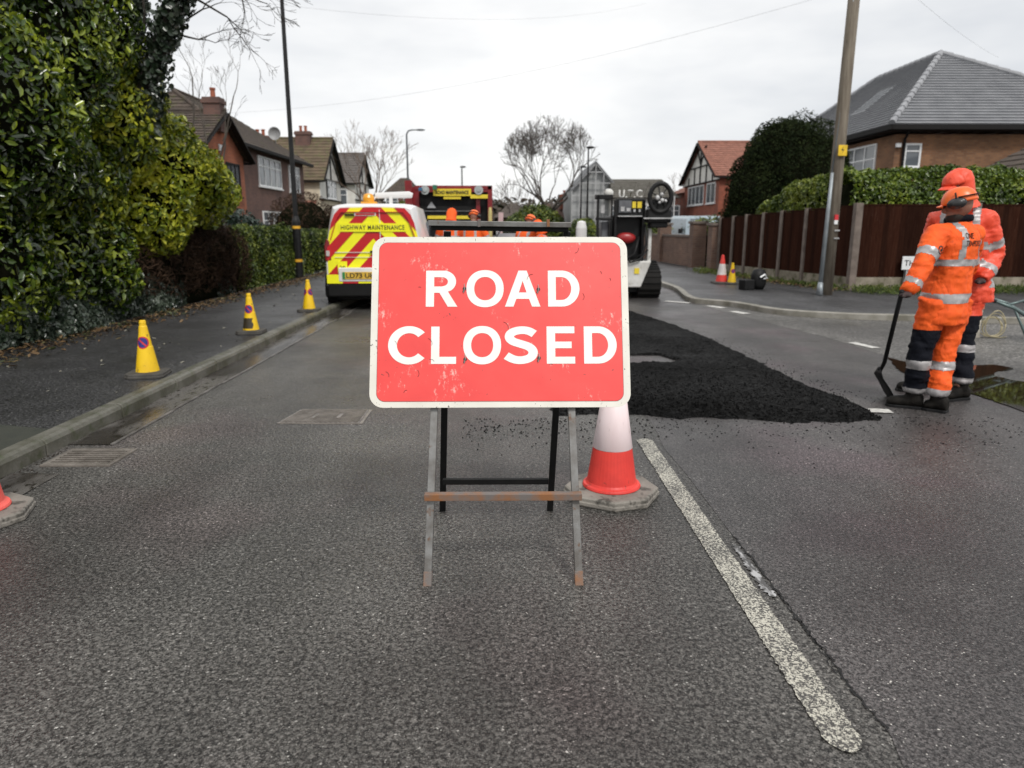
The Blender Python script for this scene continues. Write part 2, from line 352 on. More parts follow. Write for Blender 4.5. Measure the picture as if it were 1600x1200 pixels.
sheet('ground', [(-300, -60), (300, -60), (300, 600), (-300, 600)], -.06, GRASSG)
sheet('road', [(-2.96, -8), (60, -8), (60, 260), (-2.96, 260)], 0, ASPH)
# side road opening on the right, browner and smoother
sd = [G(1095, 478), G(1180, 500), G(1300, 530), G(1400, 562), G(1500, 592), G(1620, 634)]
sheet('side_road', [(p.x, p.y) for p in sd]+[(16, 4), (60, 4), (60, 14.2), (6, 14.2), (3.9, 14.6)], .004, SIDEA)

# left pavement, kerb stones, gutter
slab('pavement', [(-2.985, -4), (-5.9, -4), (-5.9, 90), (-2.985, 90)], -.05, .098, PAVE)
mb = MB(); mb.add([(x, y, .102) for x, y in ((-2.99, -4), (-5.6, -4), (-5.6, 4.75), (-4.2, 4.9), (-2.99, 4.55))], [(0, 1, 2, 3, 4)])
tag(mb.build('pavement_patch', mat('mossy_patch', (.034, .036, .026), .8, col2=(.024, .027, .02), vs=9, bmp=.6, bs=150, bd=.003)), kind='structure')
mb = MB(); y = -3.0
while y < 60:
    l = .913; t = random.uniform(-.003, .003)
    x0, x1 = -2.872, -2.992; z1 = .112+t
    prof = [(x1, -.03), (x0, -.03), (x0, .075+t), (x0-.012, .098+t), (x0-.035, z1-.002), (x1, z1)]
    mb.rings([[(px_+t*.5, yy, pz) for px_, pz in prof] for yy in (y+.006, y+l-.006)]); y += l
tag(mb.build('kerb', CONC, bev=.006), kind='structure')
sheet('gutter', [(-2.872, -3), (-2.6, -3), (-2.58, 3.95), (-2.872, 3.97)], .004, GUT)
mb = MB(); ys = np.linspace(4.52, 60, 60); 
xs = [-2.59+.015*math.sin(q*3)+random.uniform(-.008, .008) for q in ys]
mb.add([(-2.872, q, .005) for q in ys]+[(x, q, .005) for x, q in zip(xs, ys)], [(i, i+60, i+61, i+1) for i in range(59)])
tag(mb.build('gutter', GUT), kind='structure')
mb = MB(); 
for k in range(59): mb.bx(xs[k]-.012, xs[k]+.012, ys[k], ys[k+1]-.02, .002, .0085)
tag(mb.build('gutter_edge', mat('gutter_edge', (.17, .16, .15), .5, col2=(.05, .045, .04), vs=5)), kind='structure')

# right pavement with its curved kerb
kp = [(3.72, 70), (3.78, 30), (3.85, 18), (3.92, 16.2)]+[(lambda p: (p.x, p.y))(G(*q, z=.06)) for q in ((1072, 468), (1110, 471), (1152, 475), (1196, 484), (1245, 489), (1302, 492), (1340, 494), (1440, 496), (1584, 501))]+[(12, 10.2), (20, 8.6), (40, 5)]
def off_path(p, d):
    o = []
    for i in range(len(p)):
        a = Vector(p[max(i-1, 0)]); b = Vector(p[min(i+1, len(p)-1)]); t = (b-a).normalized(); n = Vector((-t.y, t.x)); q = Vector(p[i])+n*d; o.append((q.x, q.y))
    return o
def smooth_path(p, k=2):
    for _ in range(k):
        q = [p[0]]
        for a, b in zip(p, p[1:]): q += [(a[0]*.75+b[0]*.25, a[1]*.75+b[1]*.25), (a[0]*.25+b[0]*.75, a[1]*.25+b[1]*.75)]
        p = q+[p[-1]]
    return p
kp = smooth_path(kp, 2); kin = off_path(kp, .12)
def ribbon(pa, pb, z0, z1, name, m, bev=0):
    mb = MB(); mb.rings([[(a[0], a[1], z0), (a[0], a[1], z1-.01), (a[0]*.85+b[0]*.15, a[1]*.85+b[1]*.15, z1), (b[0], b[1], z1), (b[0], b[1], z0)] for a, b in zip(pa, pb)])
    return tag(mb.build(name, m, bev=bev), kind='structure')
ribbon(kp, kin, -.03, .095, 'kerb', CONCR)
slab('pavement', kin+[(60, 5), (60, 16.2), (7.0, 16.2), (6.4, 70)], -.04, .088, PAVER)
# right hand lane: finer, smoother surfacing that meets the coarser lane along a cracked seam
sm = [(1.03, -8), (1.03, 1.5)]+[(G(*q).x, G(*q).y) for q in ((1392, 1150), (1330, 1075), (1290, 1020), (1238, 960), (1200, 905), (1143, 835))]+[(1.06, 3.9), (1.04, 4.4), (1.08, 4.9), (1.0, 30), (1.0, 200)]
sheet('road', sm+[(60, 200), (60, -8)], .0022, LANE)
# road markings
def worn_paint(name, col, cover, sc=120):
    m, N, L, B = nmat(name); v = tex(N, L, 'Voronoi', 105, Randomness=1.0); n = tex(N, L, 'Noise', sc, Detail=6, Roughness=.75); n2 = tex(N, L, 'Noise', 5, Detail=3)
    a = N.new('ShaderNodeMath'); a.operation = 'MULTIPLY_ADD'; a.inputs[1].default_value = .18; L.new(n2.outputs[0], a.inputs[0]); L.new(n.outputs[0], a.inputs[2])
    r = ramp(N, cover-.03, (0, 0, 0), cover+.03, (1, 1, 1)); L.new(a.outputs[0], r.inputs[0])
    nf = tex(N, L, 'Noise', 44, Detail=5, Roughness=.7)
    L.new(mixc(N, L, r.outputs[0], col, (.055, .052, .048)), B.inputs['Base Color']); B.inputs['Roughness'].default_value = .5
    b = bump(N, L, B, v.outputs['Distance'], -.8, .006); bump(N, L, B, nf.outputs[0], .6, .01, b); return m
PAINT = worn_paint('worn_line_paint', (.54, .52, .44), .575)
PAINTW = mat('line_paint', (.65, .64, .6), .6, col2=(.4, .39, .37), vs=20)
def ragged(p0, p1, wd, n=90, j=.006, cap=True):
    p0, p1 = Vector(p0), Vector(p1); t = (p1-p0).normalized(); nn = Vector((-t.y, t.x)); ln = (p1-p0).length; Lf, Rt = [], []
    for i in range(n+1):
        s = i/n; e = 1
        if cap: dd = min(s, 1-s)*ln; e = min(1, math.sqrt(max(0, dd/.05)))if dd < .05 else 1
        q = p0+t*ln*s; Lf.append(q+nn*(wd/2*e+random.uniform(-j, j))); Rt.append(q-nn*(wd/2*e+random.uniform(-j, j)))
    return [(q.x, q.y) for q in Lf+Rt[::-1]]
def marking(name, poly_or_pts, m, z=.005):
    mb = MB(); n = len(poly_or_pts)//2; P = poly_or_pts
    mb.add([(p[0], p[1], z) for p in P], [(i, i+1, 2*n-2-i, 2*n-1-i) for i in range(n-1)]); o = mb.build(name, m)
    if o.data.polygons[0].normal.z < 0: o.data.flip_normals()
    return tag(o, kind='structure')
marking('road_marking', ragged((.945, 1.66), (.945, 4.62), .105, 260, .0035), PAINT)
marking('road_marking', ragged((.94, 10.6), (.93, 13.4), .1, 30), PAINT)
for a, b in (((1040, 471), (1077, 474)), ((1107, 478.5), (1131, 482)), ((1144, 487), (1167, 491)), ((1330, 536), (1369, 545)), ((1349, 642.5), (1392, 644))):
    p, q = G(*a), G(*b); marking('road_marking', ragged((p.x, p.y), (q.x, q.y), .12 if a[1] > 530 else .16, 14, .004, False), PAINTW, .010)
mk = [(.62+.02*math.sin(i*1.3), 6.75+.05*i) for i in range(4)]
# pale scuff and crack beside the centre line
m_, N_, L_, B_ = nmat('scuff'); n_ = tex(N_, L_, 'Noise', 40, (1, .35, 1), Detail=4); r_ = ramp(N_, .5, (.07, .068, .066), .62, (.4, .4, .4)); L_.new(n_.outputs[0], r_.inputs[0]); L_.new(r_.outputs[0], B_.inputs['Base Color']); B_.inputs['Roughness'].default_value = .5
p, q = G(1147, 852), G(1208, 935); marking('road_scuff', ragged((p.x, p.y), (q.x, q.y), .035, 40, .01), MATS['scuff'], .005)
CRK = mat('crack', (.012, .012, .012), .9)
def crack(pts, wd=.008, z=.0045):
    o = []
    for a, b in zip(pts, pts[1:]):
        a, b = G(*a), G(*b)
        for i in range(16): s = i/16; o.append((a.x+(b.x-a.x)*s+random.uniform(-.009, .009), a.y+(b.y-a.y)*s+random.uniform(-.004, .004)))
    Lf = [(x-random.uniform(.0, wd), y) for x, y in o]; Rt = [(x+random.uniform(.0, wd), y) for x, y in o]
    marking('road_crack', Lf+Rt[::-1], CRK, z)
crack([(1143, 835), (1200, 905), (1238, 960), (1290, 1020), (1330, 1075), (1392, 1150)], .007); crack([(1210, 920), (1262, 985), (1312, 1062)], .004)
# trench of fresh tarmac: irregular raised bed
outl = [G(*q) for q in ((1383, 655), (1330, 628), (1262, 603), (1200, 572), (1150, 548), (1100, 525), (1040, 503), (985, 486))]
rt = [(p.x, p.y) for p in outl]+[(2.1, 20), (2.05, 34)]
fr = [(G(*q).x, G(*q).y) for q in ((1383, 655), (1345, 661), (1290, 660), (1240, 663), (1180, 657), (1120, 654), (1060, 655), (985, 648), (930, 648), (870, 650))]
poly = rt[::-1]+fr[1:]+[(.30, 5.9), (.1, 12), (.1, 34)]
def inside(x, y, P):
    c = False; j = len(P)-1
    for i in range(len(P)):
        if (P[i][1] > y) != (P[j][1] > y) and x < (P[j][0]-P[i][0])*(y-P[i][1])/(P[j][1]-P[i][1])+P[i][0]: c = not c
        j = i
    return c
def edged(x, y, P):
    d = 9
    for i in range(len(P)):
        a, b = P[i], P[(i+1) % len(P)]; vx, vy = b[0]-a[0], b[1]-a[1]; t = max(0, min(1, ((x-a[0])*vx+(y-a[1])*vy)/(vx*vx+vy*vy+1e-9)))
        d = min(d, math.hypot(x-a[0]-vx*t, y-a[1]-vy*t))
    return d
hole = [(G(*q).x, G(*q).y) for q in ((960, 556), (1030, 556), (1062, 566), (1050, 571), (960, 571))]
def bed(x, y, ins, e):
    nn = noise.fractal(Vector((x*1.6, y*1.6, 0)), .8, 2.2, 5); f = min(1, e/.14+noise.noise(Vector((x*11, y*11, 3)))*.45); f = max(-.3, f)
    return f*.036+max(0, f)*(.018*nn+.012*noise.noise(Vector((x*24, y*24, 1)))+.008*noise.noise(Vector((x*55, y*55, 5)))+.038*math.exp(-((y-5.55-.12*math.sin(x*3))/.34)**2)*(.6+.8*noise.noise(Vector((x*4, y*4, 8))))+.02*max(0, noise.noise(Vector((x*3, y*1.2, 9)))))
mb = MB(); NX, ys = 150, list(np.linspace(4.85, 9, 190))+list(np.linspace(9.05, 14, 110))+list(np.linspace(14.2, 33, 60))
xs = np.linspace(-.5, 2.95, NX); hmap = []
for y in ys:
    for x in xs:
        e = edged(x, y, poly); ins = inside(x, y, poly); nn = noise.fractal(Vector((x*1.6, y*1.6, 0)), .8, 2.2, 5)
        h = -.02
        if ins or e < .05:
            h = bed(x, y, ins, e if ins else -e)
            if inside(x, y, hole): h = -.012
        hmap.append(h); mb.v.append((x, y, h))
for j in range(len(ys)-1):
    for i in range(NX-1):
        q = (j*NX+i, j*NX+i+1, (j+1)*NX+i+1, (j+1)*NX+i)
        if max(hmap[k] for k in q) > -.004: mb.f.append(q); mb.m.append(0)
tag(mb.build('fresh_tarmac', FRESH, smooth=True, auto=True), kind='structure')
# loose crumbs of tarmac and grit
def stones(name, pts, m, s0, s1, kind='stuff', z0=.0):
    mb = MB()
    for q_ in pts:
        x, y = q_[0], q_[1]; z = q_[2] if len(q_) > 2 else z0; s = random.uniform(s0, s1); k = [Vector((random.uniform(.5, 1)*a, random.uniform(.5, 1)*b, random.uniform(.3, .8)*c))*s for a, b, c in ((1, 0, 0), (-1, 0, 0), (0, 1, 0), (0, -1, 0), (0, 0, 1), (0, 0, -1))]
        rz = Matrix.Rotation(random.uniform(0, 6), 3, 'Z'); mb.add([Vector((x, y, z+s*.25))+rz @ q for q in k], [(0, 2, 4), (2, 1, 4), (1, 3, 4), (3, 0, 4), (2, 0, 5), (1, 2, 5), (3, 1, 5), (0, 3, 5)])
    o = mb.build(name, m); return tag(o, kind=kind)
pts = []
for _ in range(1250):
    x = random.uniform(-.3, 3.7); y = 5.15-abs(random.gauss(0, .34+.1*(x > 1.6))); pts.append((x, y))
for _ in range(500): y = random.uniform(5, 10); pts.append((2.95-(y-5)*.11+abs(random.gauss(0, .16)), y+.1))
stones('tarmac_crumbs', pts, FRESH, .0025, .0115)
cl = []
while len(cl) < 3000:
    x, y = random.uniform(-.3, 2.9), 5.0+abs(random.gauss(0, .9))
    if inside(x, y, poly) and not inside(x, y, hole): cl.append((x, y, bed(x, y, True, edged(x, y, poly))))
stones('tarmac_clods', cl, FRESH, .005, .014)
stones('pale_grit', [(random.uniform(-2.6, 4), random.uniform(1.5, 9)) for _ in range(80)], mat('grit', (.42, .4, .36), .8, col2=(.2, .19, .17)), .0015, .005)
stones('gutter_grit', [(-2.86+abs(random.gauss(0, .1)), random.uniform(3, 14)) for _ in range(1200)], SOIL, .003, .010)
# puddle
PUD = nmat('puddle_water')[0]; B = PUD.node_tree.nodes['Principled BSDF']; B.inputs['Base Color'].default_value = (.02, .013, .008, 1); B.inputs['Roughness'].default_value = .03
pd = [(G(*q).x, G(*q).y) for q in ((1388, 560), (1412, 566), (1446, 574), (1500, 572), (1560, 571), (1590, 578), (1545, 584), (1570, 594), (1640, 604), (1700, 640), (1680, 668), (1630, 655), (1560, 630), (1508, 613), (1450, 600), (1405, 583))]
pd = smooth_path(pd+[pd[0]], 3); pd = [(x+.03*noise.noise(Vector((x*9, y*9, 0))), y+.05*noise.noise(Vector((x*9, y*9, 4)))) for x, y in pd[:-1]]
sheet('puddle', pd, .009, PUD)
# wet leaf litter, moss and rubbish along the left edge
LIT = leafmat('leaf_litter', [(.035, .018, .01), (.09, .05, .02), (.16, .10, .045), (.05, .06, .02)], .6, .4, 0)
n = 2600; P = np.column_stack([-5.35+np.abs(RNG.normal(0, .28, n)), RNG.uniform(6, 22, n), .108+RNG.uniform(0, .03, n)])
tag(leaves('leaf_litter', P, np.tile([0, 0, 1.], (n, 1)), .06, [LIT], tilt=.35, droop=0), kind='stuff')
n = 160; P = np.column_stack([RNG.uniform(-5.2, -3.0, n), RNG.uniform(5, 18, n), np.full(n, .104)])
tag(leaves('scattered_leaves', P, np.tile([0, 0, 1.], (n, 1)), .045, [mat('pale_leaf', (.3, .29, .24), .6, col2=(.12, .11, .08))], tilt=.2, droop=0), kind='stuff')
GRB = leafmat('verge_grass_blade', [(.03, .05, .012), (.08, .12, .02), (.16, .17, .05)], .6, .3, .2)
def verge(x0, y0, x1, y1, wd, n, h=.12):
    t = RNG.uniform(0, 1, n); u = RNG.normal(0, wd*.4, n); dx, dy = x1-x0, y1-y0; l = math.hypot(dx, dy)
    return np.column_stack([x0+dx*t-dy/l*u, y0+dy*t+dx/l*u, .09+RNG.uniform(0, h, n)])
P = np.concatenate([verge(7.3, 14.75, 12, 14.85, .8, 2600), verge(7.2, 15.2, 6.2, 20.7, .3, 900, .1), verge(5.9, 20.6, 6.1, 22, .4, 300, .15)])
tag(leaves('verge_grass', P, np.tile([0, 1., .3], (len(P), 1)), .12, [GRB], ratio=.14, tilt=.9, droop=-.8), kind='stuff')
P = np.concatenate([verge(7.25, 15.1, 6.3, 19.5, .45, 700, .05)])
tag(leaves('dry_leaf_litter', P, np.tile([0, 0, 1.], (len(P), 1)), .07, [LIT], tilt=.6, droop=0), kind='stuff')

# ================= DRAIN AND MANHOLE =================
IRON = mat('cast_iron', (.24, .215, .19), .38, .2, col2=(.13, .115, .10), vs=8, bmp=.5, bs=120, bd=.002)
t = thing('drain_grate', 'rectangular slotted iron gully grate set in the gutter beside the kerb', 'drain grate', (-2.575, 4.25, 0))
mb = MB(); 
for a, b, c, d in ((-.21, .21, -.165, -.135), (-.21, .21, .135, .165), (-.21, -.18, -.135, .135), (.18, .21, -.135, .135)): mb.bx(a, b, c, d, -.02, .012)
mb.build('frame', IRON, t, bev=.003)
mb = MB(); 
for i in range(7): mb.bx(-.178, .178, -.125+i*.0415-.008, -.125+i*.0415+.008, -.02, .013)
for x in (-.05, .09): mb.bx(x-.006, x+.006, -.133, .133, -.02, .006)
mb.build('bar_grid', IRON, t, bev=.002)
mb = MB(); mb.bx(-.178, .178, -.133, .133, .0025, .0045); mb.build('slot_shade', mat('slot_shade_black', (.002, .002, .002), 1, spec=0), t)  # thin black sheet between the bars, standing in for shade in the slots
t = thing('manhole_cover', 'flat rectangular iron inspection cover in the carriageway left of the road sign', 'manhole cover', (-1.42, 5.22, 0))
a, b, c, d = (Vector(G(*q))-Vector((-1.42, 5.22, 0)) for q in ((433, 662), (566, 663), (582, 641), (470, 641)))
mb = MB(); mb.add([(v.x, v.y, z) for z in (-.02, .006) for v in (a, b, c, d)], [(3, 2, 1, 0), (4, 5, 6, 7), (0, 1, 5, 4), (1, 2, 6, 5), (2, 3, 7, 6), (3, 0, 4, 7)]); mb.build('frame', IRON, t, bev=.002)
m, N, L, B = nmat('chequer_iron'); v = tex(N, L, 'Wave', 18, (1, 1, 1), bands_direction='DIAGONAL'); v2 = tex(N, L, 'Noise', 9, Detail=5)
r = ramp(N, .35, (.11, .10, .093), .65, (.24, .22, .205)); L.new(v2.outputs[0], r.inputs[0]); L.new(r.outputs[0], B.inputs['Base Color']); B.inputs['Metallic'].default_value = .2; B.inputs['Roughness'].default_value = .4
bump(N, L, B, v.outputs[0], .8, .004)
mb = MB(); k = .93; mb.add([(v.x*k+(1-k)*.03, v.y*k, z) for z in (.0, .010) for v in (a, b, c, d)], [(3, 2, 1, 0), (4, 5, 6, 7), (0, 1, 5, 4), (1, 2, 6, 5), (2, 3, 7, 6), (3, 0, 4, 7)]); lid = mb.build('lid', m, t)
mb = MB()
for i in range(20):
    f = .04+.92*i/19; p, q = (a*k).lerp(d*k, f), (b*k).lerp(c*k, f); x_ = (1-k)*.03
    for u, v in (((.02, .98),) if not 5 < i < 14 else ((.02, .3), (.36, .64), (.7, .98))): P_, Q_ = p.lerp(q, u), p.lerp(q, v); mb.bar((P_.x+x_, P_.y, .0125), (Q_.x+x_, Q_.y, .0125), .006, .007)
mb.build('raised_ribs', IRON, lid)

# ================= ROAD CLOSED SIGN =================
LEAN = math.atan(.36); Y0 = 2.59
t = thing('road_sign', 'large red ROAD CLOSED sign with white border on a rusty folding steel frame', 'road sign', (-.004, Y0, 0))
def sp(x, v, n=0): # sign plane: v metres up the slope, n towards the camera (thing-local)
    return Vector((x, v*math.sin(LEAN)-n*math.cos(LEAN), v*math.cos(LEAN)+n*math.sin(LEAN)))
def scuffed(name, base, dark, pale, pal=.62, blk=.70, rough=.42):
    m, N, L, B = nmat(name); n1 = tex(N, L, 'Noise', 4.3, Detail=3); n2 = tex(N, L, 'Noise', 55, (1, .45, 1), Detail=6, Roughness=.8)
    a = N.new('ShaderNodeMath'); a.operation = 'MULTIPLY_ADD'; a.inputs[1].default_value = .62; L.new(n1.outputs[0], a.inputs[0])
    s = N.new('ShaderNodeMath'); s.operation = 'MULTIPLY'; s.inputs[1].default_value = .62; L.new(n2.outputs[0], s.inputs[0]); L.new(s.outputs[0], a.inputs[2])
    r = ramp(N, pal+.03, (0, 0, 0), pal+.1, (.8, .8, .8)); L.new(a.outputs[0], r.inputs[0])
    nb = tex(N, L, 'Noise', 7, Detail=5); rb = ramp(N, .3, base, .7, dark); L.new(nb.outputs[0], rb.inputs[0])
    o = mixc(N, L, r.outputs[0], rb.outputs[0], pale)
    n3 = tex(N, L, 'Noise', 38, Detail=2, Roughness=.5, Distortion=2.5); r3 = ramp(N, blk, (0, 0, 0), blk+.012, (1, 1, 1)); L.new(n3.outputs[0], r3.inputs[0])
    o = mixc(N, L, r3.outputs[0], o, (.03, .025, .02)); L.new(o, B.inputs['Base Color']); B.inputs['Roughness'].default_value = rough
    n4 = tex(N, L, 'Noise', 6, Detail=2); bump(N, L, B, n4.outputs[0], .12, .01); return m
SRED = scuffed('sign_red', (.84, .068, .060), (.74, .052, .048), (.95, .52, .46), .690, .745)
SWHT = scuffed('sign_white', (.76, .74, .67), (.66, .63, .56), (.5, .38, .25), .78, .70)
SLET = mat('sign_lettering_white', (.88, .87, .83), .4, col2=(.80, .79, .73), vs=8, col3=(.12, .1, .08), s3=45, lo3=.74, hi3=.76)
TUBE = mat('galvanised_tube', (.235, .235, .23), .45, .5, col2=(.13, .12, .11), vs=12, col3=(.13, .07, .04), s3=14, lo3=.62, hi3=.72, bmp=.3, bs=200, bd=.001)
RUST = mat('rusty_tube', (.27, .12, .05), .7, .2, col2=(.17, .15, .14), vs=9, lo=.4, hi=.6, bmp=.5, bs=120, bd=.002)
DARKT = mat('dark_tube', (.012, .0115, .011), .6, 0, spec=.2, col2=(.007, .007, .007), vs=9)
PV0, PV1 = .72, 1.445; PXC = -.011; PW = .5375
plate = MB(); 
o = fill2d('sign_plate', [rrect(-PW, 0, PW, PV1-PV0, .058, 8)], SWHT, t, ext=.0015)
o.location = sp(PXC, PV0, .006); o.rotation_euler = (R(90)-LEAN, 0, 0)
base = o
def onplate(name, polys, m, dn, ext=.0006, par=None):
    q = fill2d(name, polys, m, base, (0, 0, dn), (0, 0, 0), ext); return q
PHH = PV1-PV0
onplate('red_panel', [rrect(-PW+.030, .026, PW-.030, PHH-.026, .034, 8)], SRED, .0026)
rim = mat('rim_line', (.16, .03, .03), .5)
onplate('panel_rim', [rrect(-PW+.0285, .0245, PW-.0285, PHH-.0245, .035, 8)], rim, .0021, .0004)
# lettering, cap height 1, heavy strokes
S_ = .205
def arc(cx, cy, rx, ry, a0, a1, n=28): return [(cx+rx*math.cos(R(a0+(a1-a0)*i/n)), cy+ry*math.sin(R(a0+(a1-a0)*i/n))) for i in range(n+1)]
def sup(cx, cy, rx, ry, n=48, e=2.15):
    return [(cx+rx*abs(math.cos(a))**(2/e)*(1 if math.cos(a) >= 0 else -1), cy+ry*abs(math.sin(a))**(2/e)*(1 if math.sin(a) >= 0 else -1)) for a in [2*PI*i/n for i in range(n)]]
def glyph(ch):
    if ch == 'O': return [sup(.49, .5, .49, .515), sup(.49, .5, .49-S_, .515-S_*.93)], .98
    if ch == 'D': return [[(0, 0), (.36, 0)]+arc(.36, .5, .46, .5, -90, 90)[1:]+[(0, 1)], [(S_, S_*.88), (.34, S_*.88)]+arc(.35, .5, .46-S_, .5-S_*.88, -90, 90)[1:]+[(S_, 1-S_*.88)]], .82
    if ch == 'C': return [arc(.49, .5, .49, .515, 42, 318, 40)+arc(.49, .5, .49-S_, .515-S_*.93, 318, 42, 40)], .86
    if ch == 'L': return [[(0, 0), (.62, 0), (.62, S_*.92), (S_, S_*.92), (S_, 1), (0, 1)]], .62
    if ch == 'E': return [[(0, 0), (.68, 0), (.68, S_*.9), (S_, S_*.9), (S_, .5-S_*.42), (.60, .5-S_*.42), (.60, .5+S_*.44), (S_, .5+S_*.44), (S_, 1-S_*.9), (.67, 1-S_*.9), (.67, 1), (0, 1)]], .68
    if ch == 'A': return [[(0, 0), (.225, 0), (.305, .215), (.645, .215), (.725, 0), (.95, 0), (.585, 1), (.365, 1)], [(.37, .39), (.58, .39), (.475, .715)]], .95
    if ch == 'R': return [[(0, 0), (S_, 0), (S_, .385), (.34, .385), (.55, 0), (.79, 0), (.55, .42)]+arc(.44, .695, .315, .305, -62, 90)[1:]+[(0, 1)], [(S_, .385+S_*.85), (.40, .385+S_*.85)]+arc(.40, .692, .15, .128, -85, 85)+[(S_, 1-S_*.88)]], .79
    if ch == 'S':
        c = [(.70, .80), (.56, .895), (.37, .905), (.19, .84), (.135, .715), (.21, .60), (.40, .53), (.60, .455), (.69, .32), (.635, .165), (.46, .09), (.26, .10), (.08, .215)]
        c = smooth_path(c, 3); a = off_path(c, S_/2); b = off_path(c, -S_/2); return [a+b[::-1]], .78
def word(s, x0s, x1s, v0, hh):
    for ch, a, b in zip(s, x0s, x1s):
        P, wd = glyph(ch); allx = [p[0] for q in P for p in q]; mn, mxx = min(allx), max(allx); k = (b-a)/(mxx-mn)
        onplate('letter', [[(a+(p[0]-mn)*k, v0+p[1]*hh) for p in q] for q in P], SLET, .0039)
kx = lambda px_, y: 0
def uv(px_, py_):
    d = ray(px_, py_); o0 = Vector((-.004, Y0, 0)); nrm = Vector((0, -math.cos(LEAN), math.sin(LEAN))); c0 = Vector((0, 0, CAMH)); tt = (o0-c0).dot(nrm)/d.dot(nrm); q = c0+d*tt-o0
    return q.x-PXC, q.y*math.sin(LEAN)+q.z*math.cos(LEAN)-PV0
def wordpx(s, xs, ytop, ybot):
    ym = (ytop+ybot)/2; v1 = uv(780, ytop)[1]; v0 = uv(780, ybot)[1]
    word(s, [uv(a, ym)[0] for a, b in xs], [uv(b, ym)[0] for a, b in xs], v0, v1-v0)
wordpx('ROAD', ((666, 715), (729, 787), (789, 844), (856, 905)), 424, 480)
wordpx('CLOSED', ((607, 664), (674, 713), (724, 783), (787, 840), (854, 898), (912, 963)), 511, 569)
# plate fixings: dark holes with cable ties
TIE = mat('cable_tie', (.35, .33, .3), .5); 
for q in ((726, 452), (841, 453), (727, 562), (842, 560)):
    u, v = uv(*q); mb = MB(); mb.lathe([(.0075, .0), (.0075, .0015)], 10, (u, v, .0048)); mb.lathe([(.0045, .0), (.0045, .0015)], 8, (u-.004, v-.012, .0048)); f = mb.build('fixing_hole', BLACK, base)
    mb = MB(); mb.tube([(u-.004, v-.018, .008), (u+.001, v, .012), (u-.001, v+.02, .009)], .0016, 6); mb.build('cable_tie', TIE, f)
# scratches
SCR = mat('scratch', (.10, .03, .03), .8)
random.seed(31)
for k in range(14):
    u, v = random.uniform(-.47, .47), random.uniform(.06, .66); a = random.uniform(0, PI); ln = random.uniform(.006, .035)
    c = [(u+math.cos(a+i*.22)*ln*i/4, v+math.sin(a+i*.22)*ln*i/4) for i in range(5)]
    A = off_path(c, .0008); Bq = off_path(c, -.0008); mb = MB(); mb.add([(x, y, .0052) for x, y in A+Bq[::-1]], [tuple(range(10))]); mb.build('scratch', SCR, base)
# steel frame
fl = .030
for sx in (-1, 1):
    x0 = .305*sx; x1 = .264*sx
    mb = MB(); mb.bar(sp(x0, 0, -.03), sp(x1, 1.455, -.03), fl, fl, (0, 1, 0)); lg = mb.build('front_leg', TUBE, t, bev=.002)
    mb = MB(); mb.bar(sp(x0, -.001, -.03), sp(x0+(x1-x0)*.04, .062, -.03), fl+.003, fl+.003, (0, 1, 0)); mb.build('rusty_foot', RUST, lg, bev=.002)
    mb = MB(); mb.bar((-.036+.272*sx, 3.385-Y0, 0), (.02+.29*sx-.03*sx, .575, 1.385), fl, fl, (0, 1, 0)); mb.build('rear_leg', DARKT, t, bev=.002)
mb = MB(); mb.bar(sp(-.318, .36, .0), sp(.318, .36, .0), .034, .028); mb.build('crossbar', RUST, t, bev=.002)
q = W(776, 752, 3.19); mb = MB(); mb.bar((-.036-.25, 3.19-Y0, q.z), (-.036+.25, 3.19-Y0, q.z), .026, .026); mb.build('rear_crossbar', DARKT, t, bev=.002)
a, b = W(671, 350, 3.12), W(894, 353, 3.12)
mb = MB(); mb.bar((a.x, .53, a.z+.004), (b.x, .53, b.z+.004), .026, .022); mb.build('top_bar', TUBE, t, bev=.002)
mb = MB(); mb.bar((a.x+.01, .552, a.z-.016), (b.x-.01, .552, b.z-.016), .02, .02); mb.build('underside_shade_bar', DARKT, t, bev=.002)  # rear bar coloured dark and set low as the top bar's shaded underside
for x in (-.1, .195): mb = MB(); mb.bx(x-.006, x+.006, .512, .555, a.z-.012, a.z+.020); mb.build('hinge_strap', RUST, t, bev=.001)

# ================= CONES =================
CRED = mat('cone_red', (.78, .055, .04), .5, col2=(.62, .04, .032), vs=5, bmp=.2, bs=40, bd=.003, col3=(.35, .04, .03), s3=16, lo3=.62, hi3=.7)
CPNK = mat('cone_faded_red', (.88, .14, .11), .5, col2=(.75, .1, .08), vs=5)
SLV = mat('cone_sleeve', (.92, .78, .79), .38, col2=(.84, .68, .69), vs=7, sc3=(1, 1, .25), col3=(.5, .4, .38), s3=30, lo3=.62, hi3=.72)
RUB = mat('recycled_base', (.27, .25, .22), .75, col2=(.17, .155, .135), vs=5, bmp=.6, bs=70, bd=.004, col3=(.07, .065, .055), s3=13, lo3=.55, hi3=.66)
DRUB = mat('dark_base', (.075, .07, .062), .75, col2=(.04, .037, .033), vs=6, bmp=.5, bs=60, bd=.004)
YEL = mat('cone_yellow', (.86, .56, .008), .45, col2=(.74, .46, .01), vs=6, col3=(.32, .2, .03), s3=22, lo3=.64, hi3=.7, sc3=(1, 1, .7))
def octo(w_, c_, ph=0):
    h = w_/2; P = [(h, -h+c_), (h, h-c_), (h-c_, h), (-h+c_, h), (-h, h-c_), (-h, -h+c_), (-h+c_, -h), (h-c_, -h)]; return P
def cone_base(t, w_, c_, h, m):
    P = octo(w_, c_); mb = MB(); Rg = []
    for k, z in ((.985, .0), (1, .008), (1, h*.45), (.975, h*.5), (.975, h*.85), (.93, h), (.6, h+.004)): Rg.append([(x*k, y*k, z) for x, y in P])
    mb.rings(Rg); mb.build('base', m, t, bev=.004)
